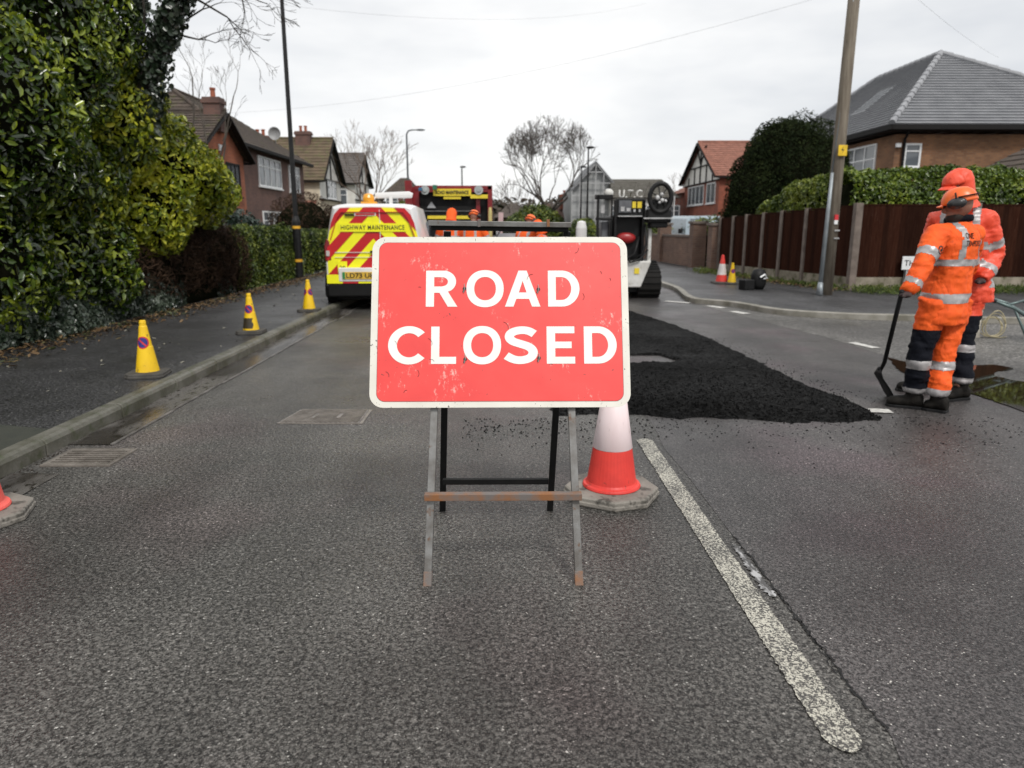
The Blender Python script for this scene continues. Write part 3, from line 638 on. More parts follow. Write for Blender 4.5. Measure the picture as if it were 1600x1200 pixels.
def big_cone(loc, rz, label, group, m1=None, grp=True):
    t = thing('traffic_cone', label, 'traffic cone', loc, rz, group); cone_base(t, .47, .13, .05, RUB); m1 = m1 or CRED
    r = lambda z: .135-(z-.05)*(.135-.032)/.70
    mb = MB(); mb.lathe([(.150, .05), (.155, .058), (.150, .070), (.138, .074), (r(.08), .085), (r(.265), .265), (r(.27)-.004, .27), (r(.52)-.004, .52), (r(.53), .53), (r(.72), .72), (r(.75), .745), (.02, .75)], 40); mb.build('cone_body', m1, t, smooth=False, bev=.002)
    mb = MB(); mb.lathe([(r(.262)-.001, .268), (r(.27)+.002, .27), (r(.52)+.002, .52), (r(.53)-.001, .524)], 40, closed=False); mb.build('reflective_sleeve', SLV, t, smooth=True)
    return t
big_cone((.575, 3.60, 0), R(-28), 'large red and white traffic cone on a grey slab, behind the road sign', 'red and white cones')
big_cone((-2.60, 3.30, 0), R(20), 'faded red traffic cone by the kerb, cut off by the left photo edge', 'red and white cones', CPNK)
BLUE = mat('badge_blue', (.02, .03, .22), .5); BRED = mat('badge_red', (.65, .03, .04), .5); TAPE = mat('dark_tape', (.03, .026, .02), .5, col2=(.06, .04, .01), vs=20)
def yellow_cone(loc, rz, label, worn=False, cut=False, sc=1):
    t = thing('no_waiting_cone', label, 'no waiting cone', loc, rz, 'yellow no waiting cones'); cone_base(t, .33, .045, .045, DRUB)
    mb = MB(); H = .50; Rb, Rt = .098, .026; rr = lambda z: Rb-(z-.045)*(Rb-Rt)/(H-.045)
    mb.lathe([(.10, .043), (rr(.05), .055), (rr(.27), .27), (rr(.28)-.002, .272), (rr(.45), .45), (rr(.455)-.004, .455), (rr(.46)-.004, .475), (rr(.475), .478), (Rt*1.0, H), (.018, H+.004)], 32); mb.build('cone_body', YEL, t, smooth=False, bev=.002)
    for a0 in ((-90, 90) if not cut else (180+28, -28)):
        def disc(name, r0, m, off, par, ring=0, bar=None):
            mb = MB(); zc = .31; n = 28
            def pt(u, v): z = zc+v; q = rr(z)+off; th = R(a0)+u/q; return (q*math.cos(th), q*math.sin(th), z)
            if bar: 
                c = [(-.03+.06*i/8, .03-.06*i/8) for i in range(9)]; A = off_path(c, .007); Bq = off_path(c, -.007)
                mb.add([pt(*x) for x in A+Bq], [(i, i+1, i+10, i+9) for i in range(8)])
            else:
                mb.add([pt(0, 0)]+[pt(r0*k/3*math.cos(2*PI*i/n), r0*k/3*math.sin(2*PI*i/n)) for k in (1, 2, 3) for i in range(n)], [(0, 1+i, 1+(i+1) % n) for i in range(n)]+[(1+k*n+i, 1+(k+1)*n+i, 1+(k+1)*n+(i+1) % n, 1+k*n+(i+1) % n) for k in (0, 1) for i in range(n)])
            return mb.build(name, m, par)
        e = disc('no_waiting_badge', .054, BRED, .0015, t); disc('badge_centre', .043, BLUE, .003, e); disc('badge_bar', 0, BRED, .0045, e, bar=1)
    if worn:
        mb = MB(); n = 20; zs = (.07, .12, .165, .20)
        vs = [((rr(z)+.002)*math.cos(R(-200+i*7.5+(6*math.sin(z*70) if i == n-1 else 0))), (rr(z)+.002)*math.sin(R(-200+i*7.5)), z) for z in zs for i in range(n)]
        mb.add(vs, [(k*n+i, k*n+i+1, (k+1)*n+i+1, (k+1)*n+i) for k in range(3) for i in range(n-1)]); mb.build('dark_tape', TAPE, t)
    return t
yellow_cone((-3.20, 6.30, .098), R(9), 'nearest and largest yellow no waiting cone on the left pavement')
yellow_cone((-3.19, 8.95, .098), R(4), 'yellow no waiting cone with dark tape round its lower half, on the left pavement', worn=True)
yellow_cone((-3.10, 11.35, .098), R(0), 'yellow no waiting cone beside the rear of the chevron van', cut=True)

# ================= LEFT VEGETATION =================
LAUR = leafmat('laurel_leaf', [(.005, .012, .003), (.013, .027, .004), (.052, .095, .009), (.30, .36, .03)], .25, .6, .14)  # palest and darkest leaf tones stand in for highlights and shaded gaps
GOLD = leafmat('golden_leaf', [(.03, .055, .004), (.12, .165, .010), (.30, .33, .018), (.52, .50, .04)], .36, .5, .2)
IVY = leafmat('ivy_leaf', [(.010, .018, .010), (.020, .034, .020), (.045, .062, .042), (.11, .13, .10)], .28, .55, .05)
DEAD = leafmat('dead_twig', [(.014, .008, .005), (.03, .016, .010), (.05, .028, .016), (.075, .045, .028)], .8, .2, 0)
CLIP = leafmat('clipped_leaf', [(.012, .022, .005), (.032, .055, .008), (.08, .12, .016), (.20, .23, .03)], .4, .5, .12)
GREY = leafmat('rhododendron_leaf', [(.014, .026, .018), (.03, .05, .038), (.055, .08, .065)], .4, .5, .1)
YEW = leafmat('yew_leaf', [(.004, .009, .002), (.010, .018, .004), (.024, .034, .008)], .8, .15, .05)
PRIV = leafmat('hedge_leaf', [(.02, .038, .005), (.055, .095, .010), (.12, .18, .016), (.27, .32, .035)], .34, .55, .15)
DCORE = mat('hedge_core_shade', (.010, .010, .006), 1.0, spec=.0, col2=(.005, .006, .003))  # near-black filler inside foliage, standing in for shade between the leaves
BARK = mat('bark', (.05, .042, .034), .9, col2=(.022, .018, .015), vs=9, sc3=(1, 1, .25), bmp=.7, bs=40, bd=.01)
PALEB = mat('pale_bark', (.20, .15, .12), .85, col2=(.11, .08, .06), vs=7, sc3=(1, 1, .3))
GREYB = mat('grey_bark', (.10, .085, .07), .85, col2=(.05, .04, .035), vs=7, sc3=(1, 1, .3))
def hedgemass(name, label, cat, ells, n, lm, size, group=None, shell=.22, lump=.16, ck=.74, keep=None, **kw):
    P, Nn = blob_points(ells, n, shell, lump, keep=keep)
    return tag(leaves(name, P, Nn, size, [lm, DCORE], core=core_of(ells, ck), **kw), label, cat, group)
random.seed(5)
E_ = []
for y in np.arange(6.4, 10.4, .75):
    for z in (.9, 2.1, 3.3, 4.5, 5.5):
        E_.append(((-6.15-.12*z*.3+random.uniform(-.12, .12), y+random.uniform(-.2, .2), z), (1.0+random.uniform(-.1, .12), .85, .95)))
E_ += [((-5.9, 10.6, 5.2), (.95, .8, 1.1)), ((-5.85, 10.5, 4.0), (.9, .7, .9)), ((-6.1, 11.0, 5.9), (.8, .6, .8))]
E_.append(((-5.75, 8.3, 2.6), (.95, 1.2, 1.3))); E_.append(((-5.9, 9.6, 3.6), (1.0, .9, 1.2)))
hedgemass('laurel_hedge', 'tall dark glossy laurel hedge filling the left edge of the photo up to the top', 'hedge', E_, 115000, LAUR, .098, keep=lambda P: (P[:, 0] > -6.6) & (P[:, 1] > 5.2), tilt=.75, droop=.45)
E_ = [((-5.9, 11.0, 3.0), (.9, 1.2, 1.15)), ((-5.75, 12.2, 2.3), (.95, 1.2, .95)), ((-5.6, 13.3, 2.0), (.75, .9, .6)), ((-6.1, 10.2, 2.1), (.8, 1.0, 1.2)), ((-5.6, 11.6, 1.6), (.6, .9, .7)), ((-5.25, 12.9, 2.15), (.55, .7, .42)), ((-6.2, 11.4, 3.7), (.6, .8, .6))]
hedgemass('golden_shrub', 'yellow green shrub spilling over the pavement beyond the dark laurel hedge', 'shrub', E_, 30000, GOLD, .10, shell=.3, lump=.3, ck=.62, tilt=.7, droop=.1)
E_ = [((-5.95, y, .75), (.62, .7, .85)) for y in np.arange(11.2, 15.4, .55)]
hedgemass('dead_hedge', 'brown bare dead section of hedge between the golden shrub and the clipped green hedge', 'hedge', E_, 30000, DEAD, .12, ratio=.10, tilt=1.2, droop=0, shell=.3, lump=.2)
# ivy bank along the foot of the hedge
P = []; 
n = 46000; y = RNG.uniform(4.5, 14.9, n); a = RNG.uniform(0, PI/2, n); rz = .62+.12*np.sin(y*1.7)+.1*np.sin(y*4.1)-np.clip((y-11)*.07, 0, .3)
rx = .42+.08*np.sin(y*2.3)-np.clip((y-9)*.045, 0, .2); k = 1-RNG.uniform(0, 1, n)**2*.25
P = np.column_stack([-5.78+rx*np.cos(a)*k, y, .08+rz*np.sin(a)*k]); Nn = np.column_stack([np.cos(a), RNG.normal(0, .3, n), np.sin(a)]); P += Nn*vnoise(P, 4, .09)[:, None]
mb = MB(); mb.rings([[(-5.8+.3*math.cos(q), yy, .05+.5*math.sin(q)) for q in (0, .5, 1, 1.57)]+[(-6.3, yy, .5), (-6.3, yy, .0)] for yy in np.linspace(4.5, 14.9, 12)])
tag(leaves('ivy', P, Nn, .062, [IVY, DCORE], ratio=.8, tilt=.6, droop=.3, core=mb), kind='stuff')
def clipped(name, label, x0, x1, y0, y1, z1, n, lm, size, group, cat='hedge', dens=None):
    P, Nn = [], []
    for (ax, bx_, ay, by, az, bz, nn) in ((x1, x1, y0, y1, .05, z1, (1, 0, 0)), (x0, x0, y0, y1, .05, z1, (-1, 0, 0)), (x0, x1, y0, y1, z1, z1, (0, 0, 1)), (x0, x1, y0, y0, .05, z1, (0, -1, 0)), (x0, x1, y1, y1, .05, z1, (0, 1, 0))):
        ar = max(.05, (abs(bx_-ax) or 1)*(abs(by-ay) or 1)*(abs(bz-az) or 1)); k = int(n*ar/((y1-y0)*z1*2+(x1-x0)*(y1-y0)+2*(x1-x0)*z1))
        p = np.column_stack([RNG.uniform(ax, bx_, k), RNG.uniform(ay, by, k), RNG.uniform(az, bz, k)]); P.append(p-np.array(nn)*RNG.uniform(0, 1, (k, 1))**2*.14); Nn.append(np.tile(nn, (k, 1)))
    P = np.concatenate(P); Nn = np.concatenate(Nn).astype(float); P += Nn*vnoise(P, 2.1, .16)[:, None]
    mb = MB(); mb.bx(x0+.2, x1-.24, y0+.2, y1-.2, .0, z1-.24)
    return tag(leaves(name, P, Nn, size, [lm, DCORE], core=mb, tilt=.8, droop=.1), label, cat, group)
clipped('clipped_hedge', 'square clipped green hedge between the dead brown hedge and the black lamp post', -6.4, -5.55, 15.2, 19.2, 1.42, 22000, CLIP, .075, 'clipped front garden hedges')
clipped('clipped_hedge', 'clipped green hedge between the black lamp post and the van', -6.4, -5.6, 19.9, 30, 1.32, 15000, CLIP, .085, 'clipped front garden hedges')
hedgemass('round_shrub', 'rounded grey green shrub in the garden behind the clipped hedge, below the brick gable', 'shrub', [((-7.3, 18.0, 1.1), (1.2, 1.3, 1.05)), ((-6.6, 18.3, .9), (.8, 1, .8)), ((-7.8, 17.6, 1.3), (.9, .9, .95))], 9000, GREY, .11)
hedgemass('garden_bush', 'brown green straggly bush in front of the cream house, beside the lamp post', 'shrub', [((-7.4, 27, 1.4), (1.3, 1.5, 1.3)), ((-6.6, 28, 1.1), (1.0, 1.2, 1.0)), ((-6.9, 31, 1.2), (1.2, 1.5, 1.2))], 11000, DEAD, .11, ratio=.22, tilt=1.1)
# ivy covered leaning tree above the laurel
random.seed(21)
t = thing('ivy_tree', 'leaning tree trunk wrapped in ivy with bare twigs against the sky at the top left', 'tree', (-6.3, 11.0, 0))
mb = MB(); a, b, c = W(214, 175, 11.0), W(250, 70, 10.9), W(292, -35, 10.7); d = W(330, -150, 10.4)
mb.tube([(-6.5, 11.0, 0), (-6.2, 11, 2), a, b, c, d], [.17, .15, .125, .115, .10, .08], 10); e1 = W(215, -60, 11); mb.tube([W(205, 160, 11.1), W(205, 60, 11.1), e1], [.13, .11, .1], 8)
mb.build('trunk', BARK, t, smooth=True, world=True)
for q, dr, ln in ((W(262, 45, 10.9), (.55, .1, .35), .9), (W(285, -10, 10.8), (.8, 0, -.15), 1.0), (W(300, -40, 10.7), (.6, -.3, -.2), 1.1), (W(262, 50, 10.9), (.7, 0, -.1), .7), (W(225, 40, 11), (.3, -.2, .7), .8), (W(330, -60, 10.5), (.6, 0, -.35), .8)):
    mb = MB(); branches(mb, q, dr, ln*.62, .020, 4, .5, .68, (2, 3), up=.03, minr=.003); mb.build('limb', BARK, t, world=True)
n = 2600; s = RNG.uniform(0, 1, n); A, B_, D_ = np.array(a)-np.array([0, 0, .6]), np.array(b), np.array(c); s2 = s[:, None]
cen = np.where(s2 < .5, A+(B_-A)*s2*2, B_+(D_-B_)*(s2*2-1)); nn = unit(RNG.normal(0, 1, (n, 3))); cen2 = np.array(W(205, 150, 11.1))+(np.array(e1)-np.array(W(205, 150, 11.1)))*s2
P = np.concatenate([cen+nn*RNG.uniform(.10, .24, (n, 1)), cen2+nn*RNG.uniform(.06, .20, (n, 1))]); Nn = np.concatenate([nn, nn])
leaves('ivy_cover', P, Nn, .08, [IVY], t, ratio=.8, tilt=.5)
t = thing('bare_sapling', 'thin bare saplings rising in front of the brick gable, above the golden shrub', 'tree', (-5.9, 14.6, 0))
mb = MB(); random.seed(3)
for q0, q1, ln in (((325, 260), (312, 170), 1), ((345, 270), (352, 190), .8), ((330, 290), (365, 150), .9), ((300, 230), (300, 120), .9)):
    p, q = W(*q0, 15), W(*q1, 15); mb.tube([(p.x-.05, 15, .1), p, (p+q)/2+Vector((.04, 0, 0)), q], [.028, .022, .016, .011], 5); branches(mb, q, (q-p), ln*.55, .009, 4, .55, .7, (2, 3), up=.1, minr=.0025); branches(mb, (p+q)/2, (q-p)+Vector((.3, 0, .1)), ln*.45, .008, 3, .6, .7, (2, 2), minr=.0025)
mb.build('stems', GREYB, t, world=True)

# ================= STREET LAMP LEFT =================
LBLK = mat('lamp_black', (.008, .008, .009), .45, col2=(.014, .014, .014), vs=12, spec=.3)
t = thing('street_lamp', 'tall black lamp post with two yellow bands beside the clipped hedge', 'lamp post', (-5.45, 19.2, .098))
mb = MB(); mb.lathe([(.105, 0), (.105, 1.45), (.095, 1.5), (.062, 1.6), (.058, 4), (.04, 9)], 16); mb.build('post', LBLK, t, bev=.004)
for z in (.42, 1.28): mb = MB(); mb.lathe([(.108, z), (.108, z+.07)], 16); mb.build('yellow_band', mat('band_yellow', (.8, .42, .03), .5), t)
mb = MB(); mb.bx(-.04, .04, -.112, -.1, .5, 1.1); mb.build('access_door', LBLK, t, bev=.004)
mb = MB(); mb.tube([(0, 0, 9), (0, 0, 9.4), (.5, 0, 9.6), (1.2, 0, 9.6)], .03, 8); mb.ell((1.35, 0, 9.58), (.3, .12, .07)); mb.build('lantern', LBLK, t, smooth=True)
t = thing('street_lamp', 'grey street lamp with a bent arm in the distance, above the parked truck', 'lamp post', (W(638, 300, 46).x, 46, 0))
mb = MB(); h = W(638, 203, 46).z; mb.tube([(0, 0, 0), (0, 0, 1.3), (0, 0, 1.35), (0, 0, h-.25), (.12, 0, h-.05), (.35, 0, h), (.6, 0, h)], [.11, .11, .07, .05, .045, .04, .035], 8)
mb.build('post', mat('lamp_grey', (.10, .11, .12), .5, .3), t); mb = MB(); mb.ell((.85, 0, h), (.3, .1, .06)); mb.build('lantern', MATS['lamp_grey'], t, smooth=True)
for i, (px_, pt, Y) in enumerate(((722, 262, 60), (918, 232, 44), (908, 262, 52))):
    t = thing('street_lamp', ['distant thin lamp post standing just behind the black truck', 'distant thin dark lamp post beside the grey gabled house, taller one', 'distant thin dark lamp post left of the grey gabled house, shorter one'][i], 'lamp post', (W(px_, 300, Y).x, Y, 0))
    h = W(px_, pt, Y).z; mb = MB(); mb.tube([(0, 0, 0), (0, 0, 1.2), (0, 0, h)], [.1, .08, .045], 6); mb.build('post', LBLK, t)
    mb = MB(); mb.ell((.1, -.1, h+.05), (.25, .12, .08)); mb.build('lantern', LBLK, t)

# ================= HOUSES =================
BR1 = brickmat('brick_orange', (.42, .135, .065), (.32, .095, .05), (.16, .11, .085), rough=.9)
BR2 = brickmat('brick_purple', (.165, .085, .068), (.12, .062, .052), (.10, .085, .08))
BR3 = brickmat('brick_brown', (.27, .135, .065), (.185, .085, .042), (.17, .125, .09))
BR4 = brickmat('brick_red', (.30, .075, .04), (.22, .055, .03), (.2, .12, .09))
TILB = mat('tile_brown', (.085, .062, .048), .85, col2=(.045, .034, .027), vs=3, col3=(.07, .07, .025), s3=2.2, lo3=.55, hi3=.7, bmp=.6, bs=30, bd=.02)
TILO = mat('tile_mossy', (.14, .10, .065), .9, col2=(.075, .055, .035), vs=2, col3=(.12, .11, .05), s3=4, lo3=.5, hi3=.65, bmp=.8, bs=20, bd=.03)
TILG = mat('tile_grey', (.29, .295, .31), .4, col2=(.23, .235, .25), vs=2, bmp=.2, bs=30, bd=.01)
TILR = mat('tile_red', (.30, .13, .09), .8, col2=(.19, .08, .055), vs=3, bmp=.5, bs=30, bd=.02)
CREAM = mat('render_cream', (.68, .60, .46), .85, col2=(.52, .45, .34), vs=2)
WREND = mat('render_white', (.72, .71, .67), .85, col2=(.6, .58, .54), vs=2)
TIMB = mat('black_timber', (.009, .008, .008), .7, spec=.25)
UPVC = mat('white_upvc', (.78, .79, .79), .35, col2=(.7, .71, .72))
GLASS = nmat('window_glass')[0]; B = GLASS.node_tree.nodes['Principled BSDF']; B.inputs['Base Color'].default_value = (.10, .115, .13, 1); B.inputs['Roughness'].default_value = .06; B.inputs['Specular IOR Level'].default_value = .8
POT = mat('chimney_pot', (.36, .11, .06), .8)
def tslope(mb, bl, br, tr, tl, rows, lift=.035, wave=0):
    bl, br, tr, tl = map(Vector, (bl, br, tr, tl)); nn = (br-bl).cross(tl-bl).normalized()
    if nn.z < 0: nn = -nn
    for i in range(rows):
        a, b = i/rows, (i+1)/rows; p0, p1, q0, q1 = bl.lerp(tl, a), br.lerp(tr, a), bl.lerp(tl, b), br.lerp(tr, b)
        mb.add([p0+nn*lift, p1+nn*lift, q1+nn*.004, q0+nn*.004, p0-nn*.02, p1-nn*.02], [(0, 1, 2, 3), (4, 5, 1, 0), (4, 0, 3), (5, 2, 1)])
def window(t, face, pos, a0, a1, z0, z1, nx=2, top=True, fm=None, leaded=False, s=-1):
    # face 'x': wall plane x=pos, a=y ; face 'y': wall plane y=pos, a=x ; s = outward sign
    fm = fm or UPVC; fw = .07
    def bx(mb, A0, A1, Z0, Z1, d0, d1):
        if face == 'x': mb.bx(pos+s*d0, pos+s*d1, A0, A1, Z0, Z1)
        else: mb.bx(A0, A1, pos+s*d0, pos+s*d1, Z0, Z1)
    mb = MB(); bx(mb, a0, a1, z0, z0+fw, .0, .055); bx(mb, a0, a1, z1-fw, z1, .0, .055); bx(mb, a0, a0+fw, z0+fw, z1-fw, 0, .053); bx(mb, a1-fw, a1, z0+fw, z1-fw, 0, .053)
    for i in range(1, nx): m_ = a0+(a1-a0)*i/nx; bx(mb, m_-.035, m_+.035, z0+fw, z1-fw, 0, .05)
    if top: bx(mb, a0+fw, a1-fw, z0+(z1-z0)*.68-.025, z0+(z1-z0)*.68+.025, 0, .047)
    if leaded:
        k = int((a1-a0)/.14)
        for i in range(1, k): m_ = a0+(a1-a0)*i/k; bx(mb, m_-.012, m_+.012, z0+fw, z1-fw, 0, .04)
    bx(mb, a0-.05, a1+.05, z0-.06, z0-.001, 0, .11)
    f = mb.build('window', fm, t, world=True); mb = MB(); bx(mb, a0+fw, a1-fw, z0+fw, z1-fw, -.02, .022); mb.build('pane', GLASS, f, world=True)
def chimney(t, x, y, z0, z1, w_=.7, d_=.45, pots=2, m=None, par=None):
    mb = MB(); mb.bx(x-w_/2, x+w_/2, y-d_/2, y+d_/2, z0, z1-.22); mb.bx(x-w_/2-.06, x+w_/2+.06, y-d_/2-.06, y+d_/2+.06, z1-.22, z1-.08); mb.bx(x-w_/2-.02, x+w_/2+.02, y-d_/2-.02, y+d_/2+.02, z1-.08, z1)
    c = mb.build('chimney', m or BR2, t, world=True)
    for i in range(pots): mb = MB(); px_ = x+(i-(pots-1)/2)*.32; mb.lathe([(.10, z1), (.09, z1+.28), (.115, z1+.3), (.115, z1+.36)], 10, (px_, y, 0)); mb.build('chimney_pot', POT, c, world=True)
    return c
def gable_x(t, xf, xb, y0, y1, ze, zr, wall, roof, rows=12, over=.35, barge=None, z0=0, gmat=None):
    # ridge runs along x; gable faces the road at x = xf
    s = 1 if xf > xb else -1; ym = (y0+y1)/2
    mb = MB(); mb.prism([(y0, z0), (y1, z0), (y1, ze), (ym, zr), (y0, ze)], (xb, 0, 0), (0, 1, 0), (0, 0, 1), (xf-xb, 0, 0)); mb.build('wall', wall, t, world=True)
    k = (zr-ze)/(ym-y0); e = over*.8; xo = xf+s*over
    mb = MB(); tslope(mb, (xb, y0-e, ze-k*e+.06), (xo, y0-e, ze-k*e+.06), (xo, ym, zr+.06), (xb, ym, zr+.06), rows); tslope(mb, (xb, y1+e, ze-k*e+.06), (xo, y1+e, ze-k*e+.06), (xo, ym, zr+.06), (xb, ym, zr+.06), rows)
    mb.tube([(xb, ym, zr+.08), (xo, ym, zr+.08)], .09, 8); r = mb.build('roof', roof, t, world=True)
    mb = MB()
    for yy in (y0-e, y1+e): mb.bar((xo-s*.03, yy, ze-k*e-.02), (xo-s*.03, ym, zr-.02), .05, .24, (1, 0, 0))
    mb.build('bargeboard', barge or TIMB, t, world=True)
    mb = MB()
    for yy in (y0-e, y1+e): mb.bx(xb, xo-s*.06, yy-.05, yy+.05, ze-k*e-.06, ze-k*e+.03)
    mb.build('gutter', TIMB, t, world=True); return r
def half_timber(t, xf, s, y0, y1, zb, ze, zr, lines):
    mb = MB(); ym = (y0+y1)/2; d = .03
    mb.prism([(y0, zb), (y1, zb), (y1, ze), (ym, zr-.1), (y0, ze)], (xf+s*.001, 0, 0), (0, 1, 0), (0, 0, 1), (s*d, 0, 0)); mb.build('render_panel', WREND, t, world=True)
    mb = MB()
    for (a, b, c, e, w_) in lines: mb.bar((xf+s*(d+.02), y0+(y1-y0)*a, zb+(zr-zb)*b), (xf+s*(d+.02), y0+(y1-y0)*c, zb+(zr-zb)*e), .05, w_, (1, 0, 0))
    mb.build('timber_frame', TIMB, t, world=True)
# A brick gable
t = thing('brick_house', 'orange brick house with a black edged gable and leaded windows', 'house', (-11, 29, 0))
gable_x(t, -11, -20, 26.6, 31.5, 4.25, 5.72, BR1, TILB, 14)
window(t, 'x', -11, 27.35, 28.7, 2.75, 3.95, 3, False, TIMB, True, s=1); window(t, 'x', -11, 29.45, 30.9, 2.65, 3.95, 3, False, TIMB, True, s=1)
window(t, 'x', -11, 27.8, 30.4, .7, 2.0, 4, True, s=1); chimney(t, W(337, 200, 29).x, 29.0, 5.0, W(337, 153, 29).z, .62, .55, 1, BR2)
mb = MB(); mb.bx(-11, -10.93, 28.85, 29.1, 4.3, 4.55); mb.build('wall_lamp', UPVC, t, world=True, bev=.02)
# B
t = thing('brick_house', 'dark purple brick house with a hipped brown roof, behind the black lamp post', 'house', (-11.6, 36, 0))
mb = MB(); mb.bx(-18, -11.6, 31.9, 43, 0, 5.0); mb.build('wall', BR2, t, world=True)
mb = MB(); e = .4; 
tslope(mb, (-11.2, 31.6, 5), (-11.2, 43.4, 5), (-15, 40.5, 7.5), (-15, 34.5, 7.5), 14); tslope(mb, (-18.4, 31.6, 5), (-11.2, 31.6, 5), (-15, 34.5, 7.5), (-15, 34.5, 7.5), 14)
tslope(mb, (-18.4, 43.4, 5), (-11.2, 43.4, 5), (-15, 40.5, 7.5), (-15, 40.5, 7.5), 14); tslope(mb, (-18.4, 31.6, 5), (-18.4, 43.4, 5), (-15, 40.5, 7.5), (-15, 34.5, 7.5), 14)
mb.tube([(-15, 34.5, 7.55), (-15, 40.5, 7.55)], .09, 6); mb.tube([(-11.2, 31.6, 5.05), (-15, 34.5, 7.55)], .08, 6)
mb.build('roof', TILB, t, world=True); mb = MB(); mb.bx(-11.3, -11.1, 31.5, 43.5, 4.86, 5.0); mb.bx(-18, -11.3, 31.48, 31.62, 4.86, 5.0); mb.build('gutter', TIMB, t, world=True)
window(t, 'x', -11.6, 35.1, 38.6, 3.35, 4.75, 4, True, s=1); window(t, 'x', -11.6, 35.3, 38.6, .8, 2.2, 4, True, s=1); window(t, 'x', -11.6, 40, 42, 3.3, 4.7, 2, True, s=1)
chimney(t, W(412, 230, 43).x, 42.6, 6.2, W(412, 214, 43).z, .95, .6, 2); mb = MB(); mb.lathe([(.02, 0), (.2, .05), (.36, .16)], 14, (0, 0, 0), closed=False)
q = W(430, 209, 42.6); mb.v = [tuple(Vector((v[0], -v[2]*1, v[1]))+q) for v in mb.v]; mb.tube([q, q-Vector((0, 0, .9))], .03, 5); mb.build('satellite_dish', mat('dish_grey', (.3, .3, .3), .5), t, world=True)
# C cream
t = thing('cream_house', 'cream rendered house with mossy roof, half timbered gable and a two pot chimney', 'house', (-11.6, 49, 0))
gable_x(t, -11.6, -19, 46.6, 52.4, 4.5, 7.1, CREAM, TILO, 14); half_timber(t, -11.6, 1, 46.6, 52.4, 3.2, 4.5, 7.1, [(0, 0, 1, 0, .2), (.0, .33, 1, .33, .16), (.28, 0, .28, .33, .14), (.72, 0, .72, .33, .14), (.5, .33, .5, .95, .14), (.05, .3, .5, .8, .14), (.95, .3, .5, .8, .14)])
window(t, 'x', -11.55, 48.2, 50.8, 3.3, 4.5, 3, True, s=1); chimney(t, W(474, 230, 49).x, 49.2, 6.4, W(474, 205, 49).z, .95, .6, 2)
mb = MB(); tslope(mb, (-17.5, 45.0, 2.25), (-11.8, 45.0, 2.25), (-11.8, 46.6, 3.1), (-17.5, 46.6, 3.1), 6); mb.bx(-17.3, -12, 45.2, 46.58, 0, 2.2); mb.build('lean_to', [TILR], t, world=True)
mb = MB(); mb.bx(-16.6, -12.4, 45.17, 45.199, .3, 2.1); mb.build('lean_to_wall', CREAM, t, world=True)
# D
t = thing('cream_house', 'white and grey gabled house beyond the cream one, grey brown roof', 'house', (-11.8, 61, 0))
gable_x(t, -11.8, -19, 58.5, 64.5, 5.0, 7.3, WREND, mat('tile_greybrown', (.13, .115, .105), .85, col2=(.08, .07, .065), vs=3), 12); half_timber(t, -11.8, 1, 58.5, 64.5, 3.6, 5, 7.3, [(0, 0, 1, 0, .2), (0, .38, 1, .38, .18), (.5, .38, .5, .95, .16), (.3, 0, .3, .38, .16), (.7, 0, .7, .38, .16)])
window(t, 'y', 58.5, -13.6, -12.4, 3.0, 4.4, 2)
def simple_house(name, label, px0, px1, pr, pe, Y, dep, wall, roof, wins=0, hip=1.5, group=None):
    a, b = W(px0, pe, Y), W(px1, pe, Y); zr = W(px0, pr, Y+dep/2).z; t = thing(name, label, 'house', ((a.x+b.x)/2, Y, 0), 0, group)
    mb = MB(); mb.bx(a.x+.3, b.x-.3, Y+.3, Y+dep-.3, 0, a.z); mb.build('wall', wall, t, world=True)
    mb = MB(); z = a.z; m_ = Y+dep/2; tslope(mb, (a.x, Y, z), (b.x, Y, z), (b.x-hip, m_, zr), (a.x+hip, m_, zr), 10, .05); tslope(mb, (a.x, Y+dep, z), (b.x, Y+dep, z), (b.x-hip, m_, zr), (a.x+hip, m_, zr), 10, .05)
    for x_, k in ((a.x, hip), (b.x, -hip)): tslope(mb, (x_, Y, z), (x_, Y+dep, z), (x_+k, m_, zr), (x_+k, m_, zr), 10, .05)
    mb.build('roof', roof, t, world=True)
    for i in range(wins): c = a.x+(b.x-a.x)*(i+.5)/wins; window(t, 'y', Y+.3, c-.7, c+.7, a.z-1.7, a.z-.5, 2)
    return t
simple_house('distant_house', 'distant brown tiled house roof seen between the cream houses and the truck', 598, 652, 278, 302, 85, 9, BR2, TILB, 2)
simple_house('distant_house', 'distant low brown roofed house left of the big bare tree, behind the truck', 772, 832, 318, 340, 70, 8, BR2, mat('tile_dull', (.12, .10, .085), .9), 2)
simple_house('distant_house', 'distant red brick house with a brown roof at the foot of the big bare tree', 842, 893, 318, 342, 62, 8, BR4, mat('tile_pinkbrown', (.17, .10, .08), .9, col2=(.11, .07, .055)), 1, 1.0)
t = bpy.context.scene.objects['distant_house.002']; chimney(t, W(884, 320, 64).x, 64, 3, W(884, 304, 64).z, 1.0, .7, 2, BR4)
simple_house('long_house', 'long low house with a dull grey brown roof behind the tracked machine', 958, 1062, 280, 309, 52, 9, WREND, mat('tile_greygreen', (.13, .12, .105), .9, col2=(.08, .075, .06), vs=2), 4, .4)
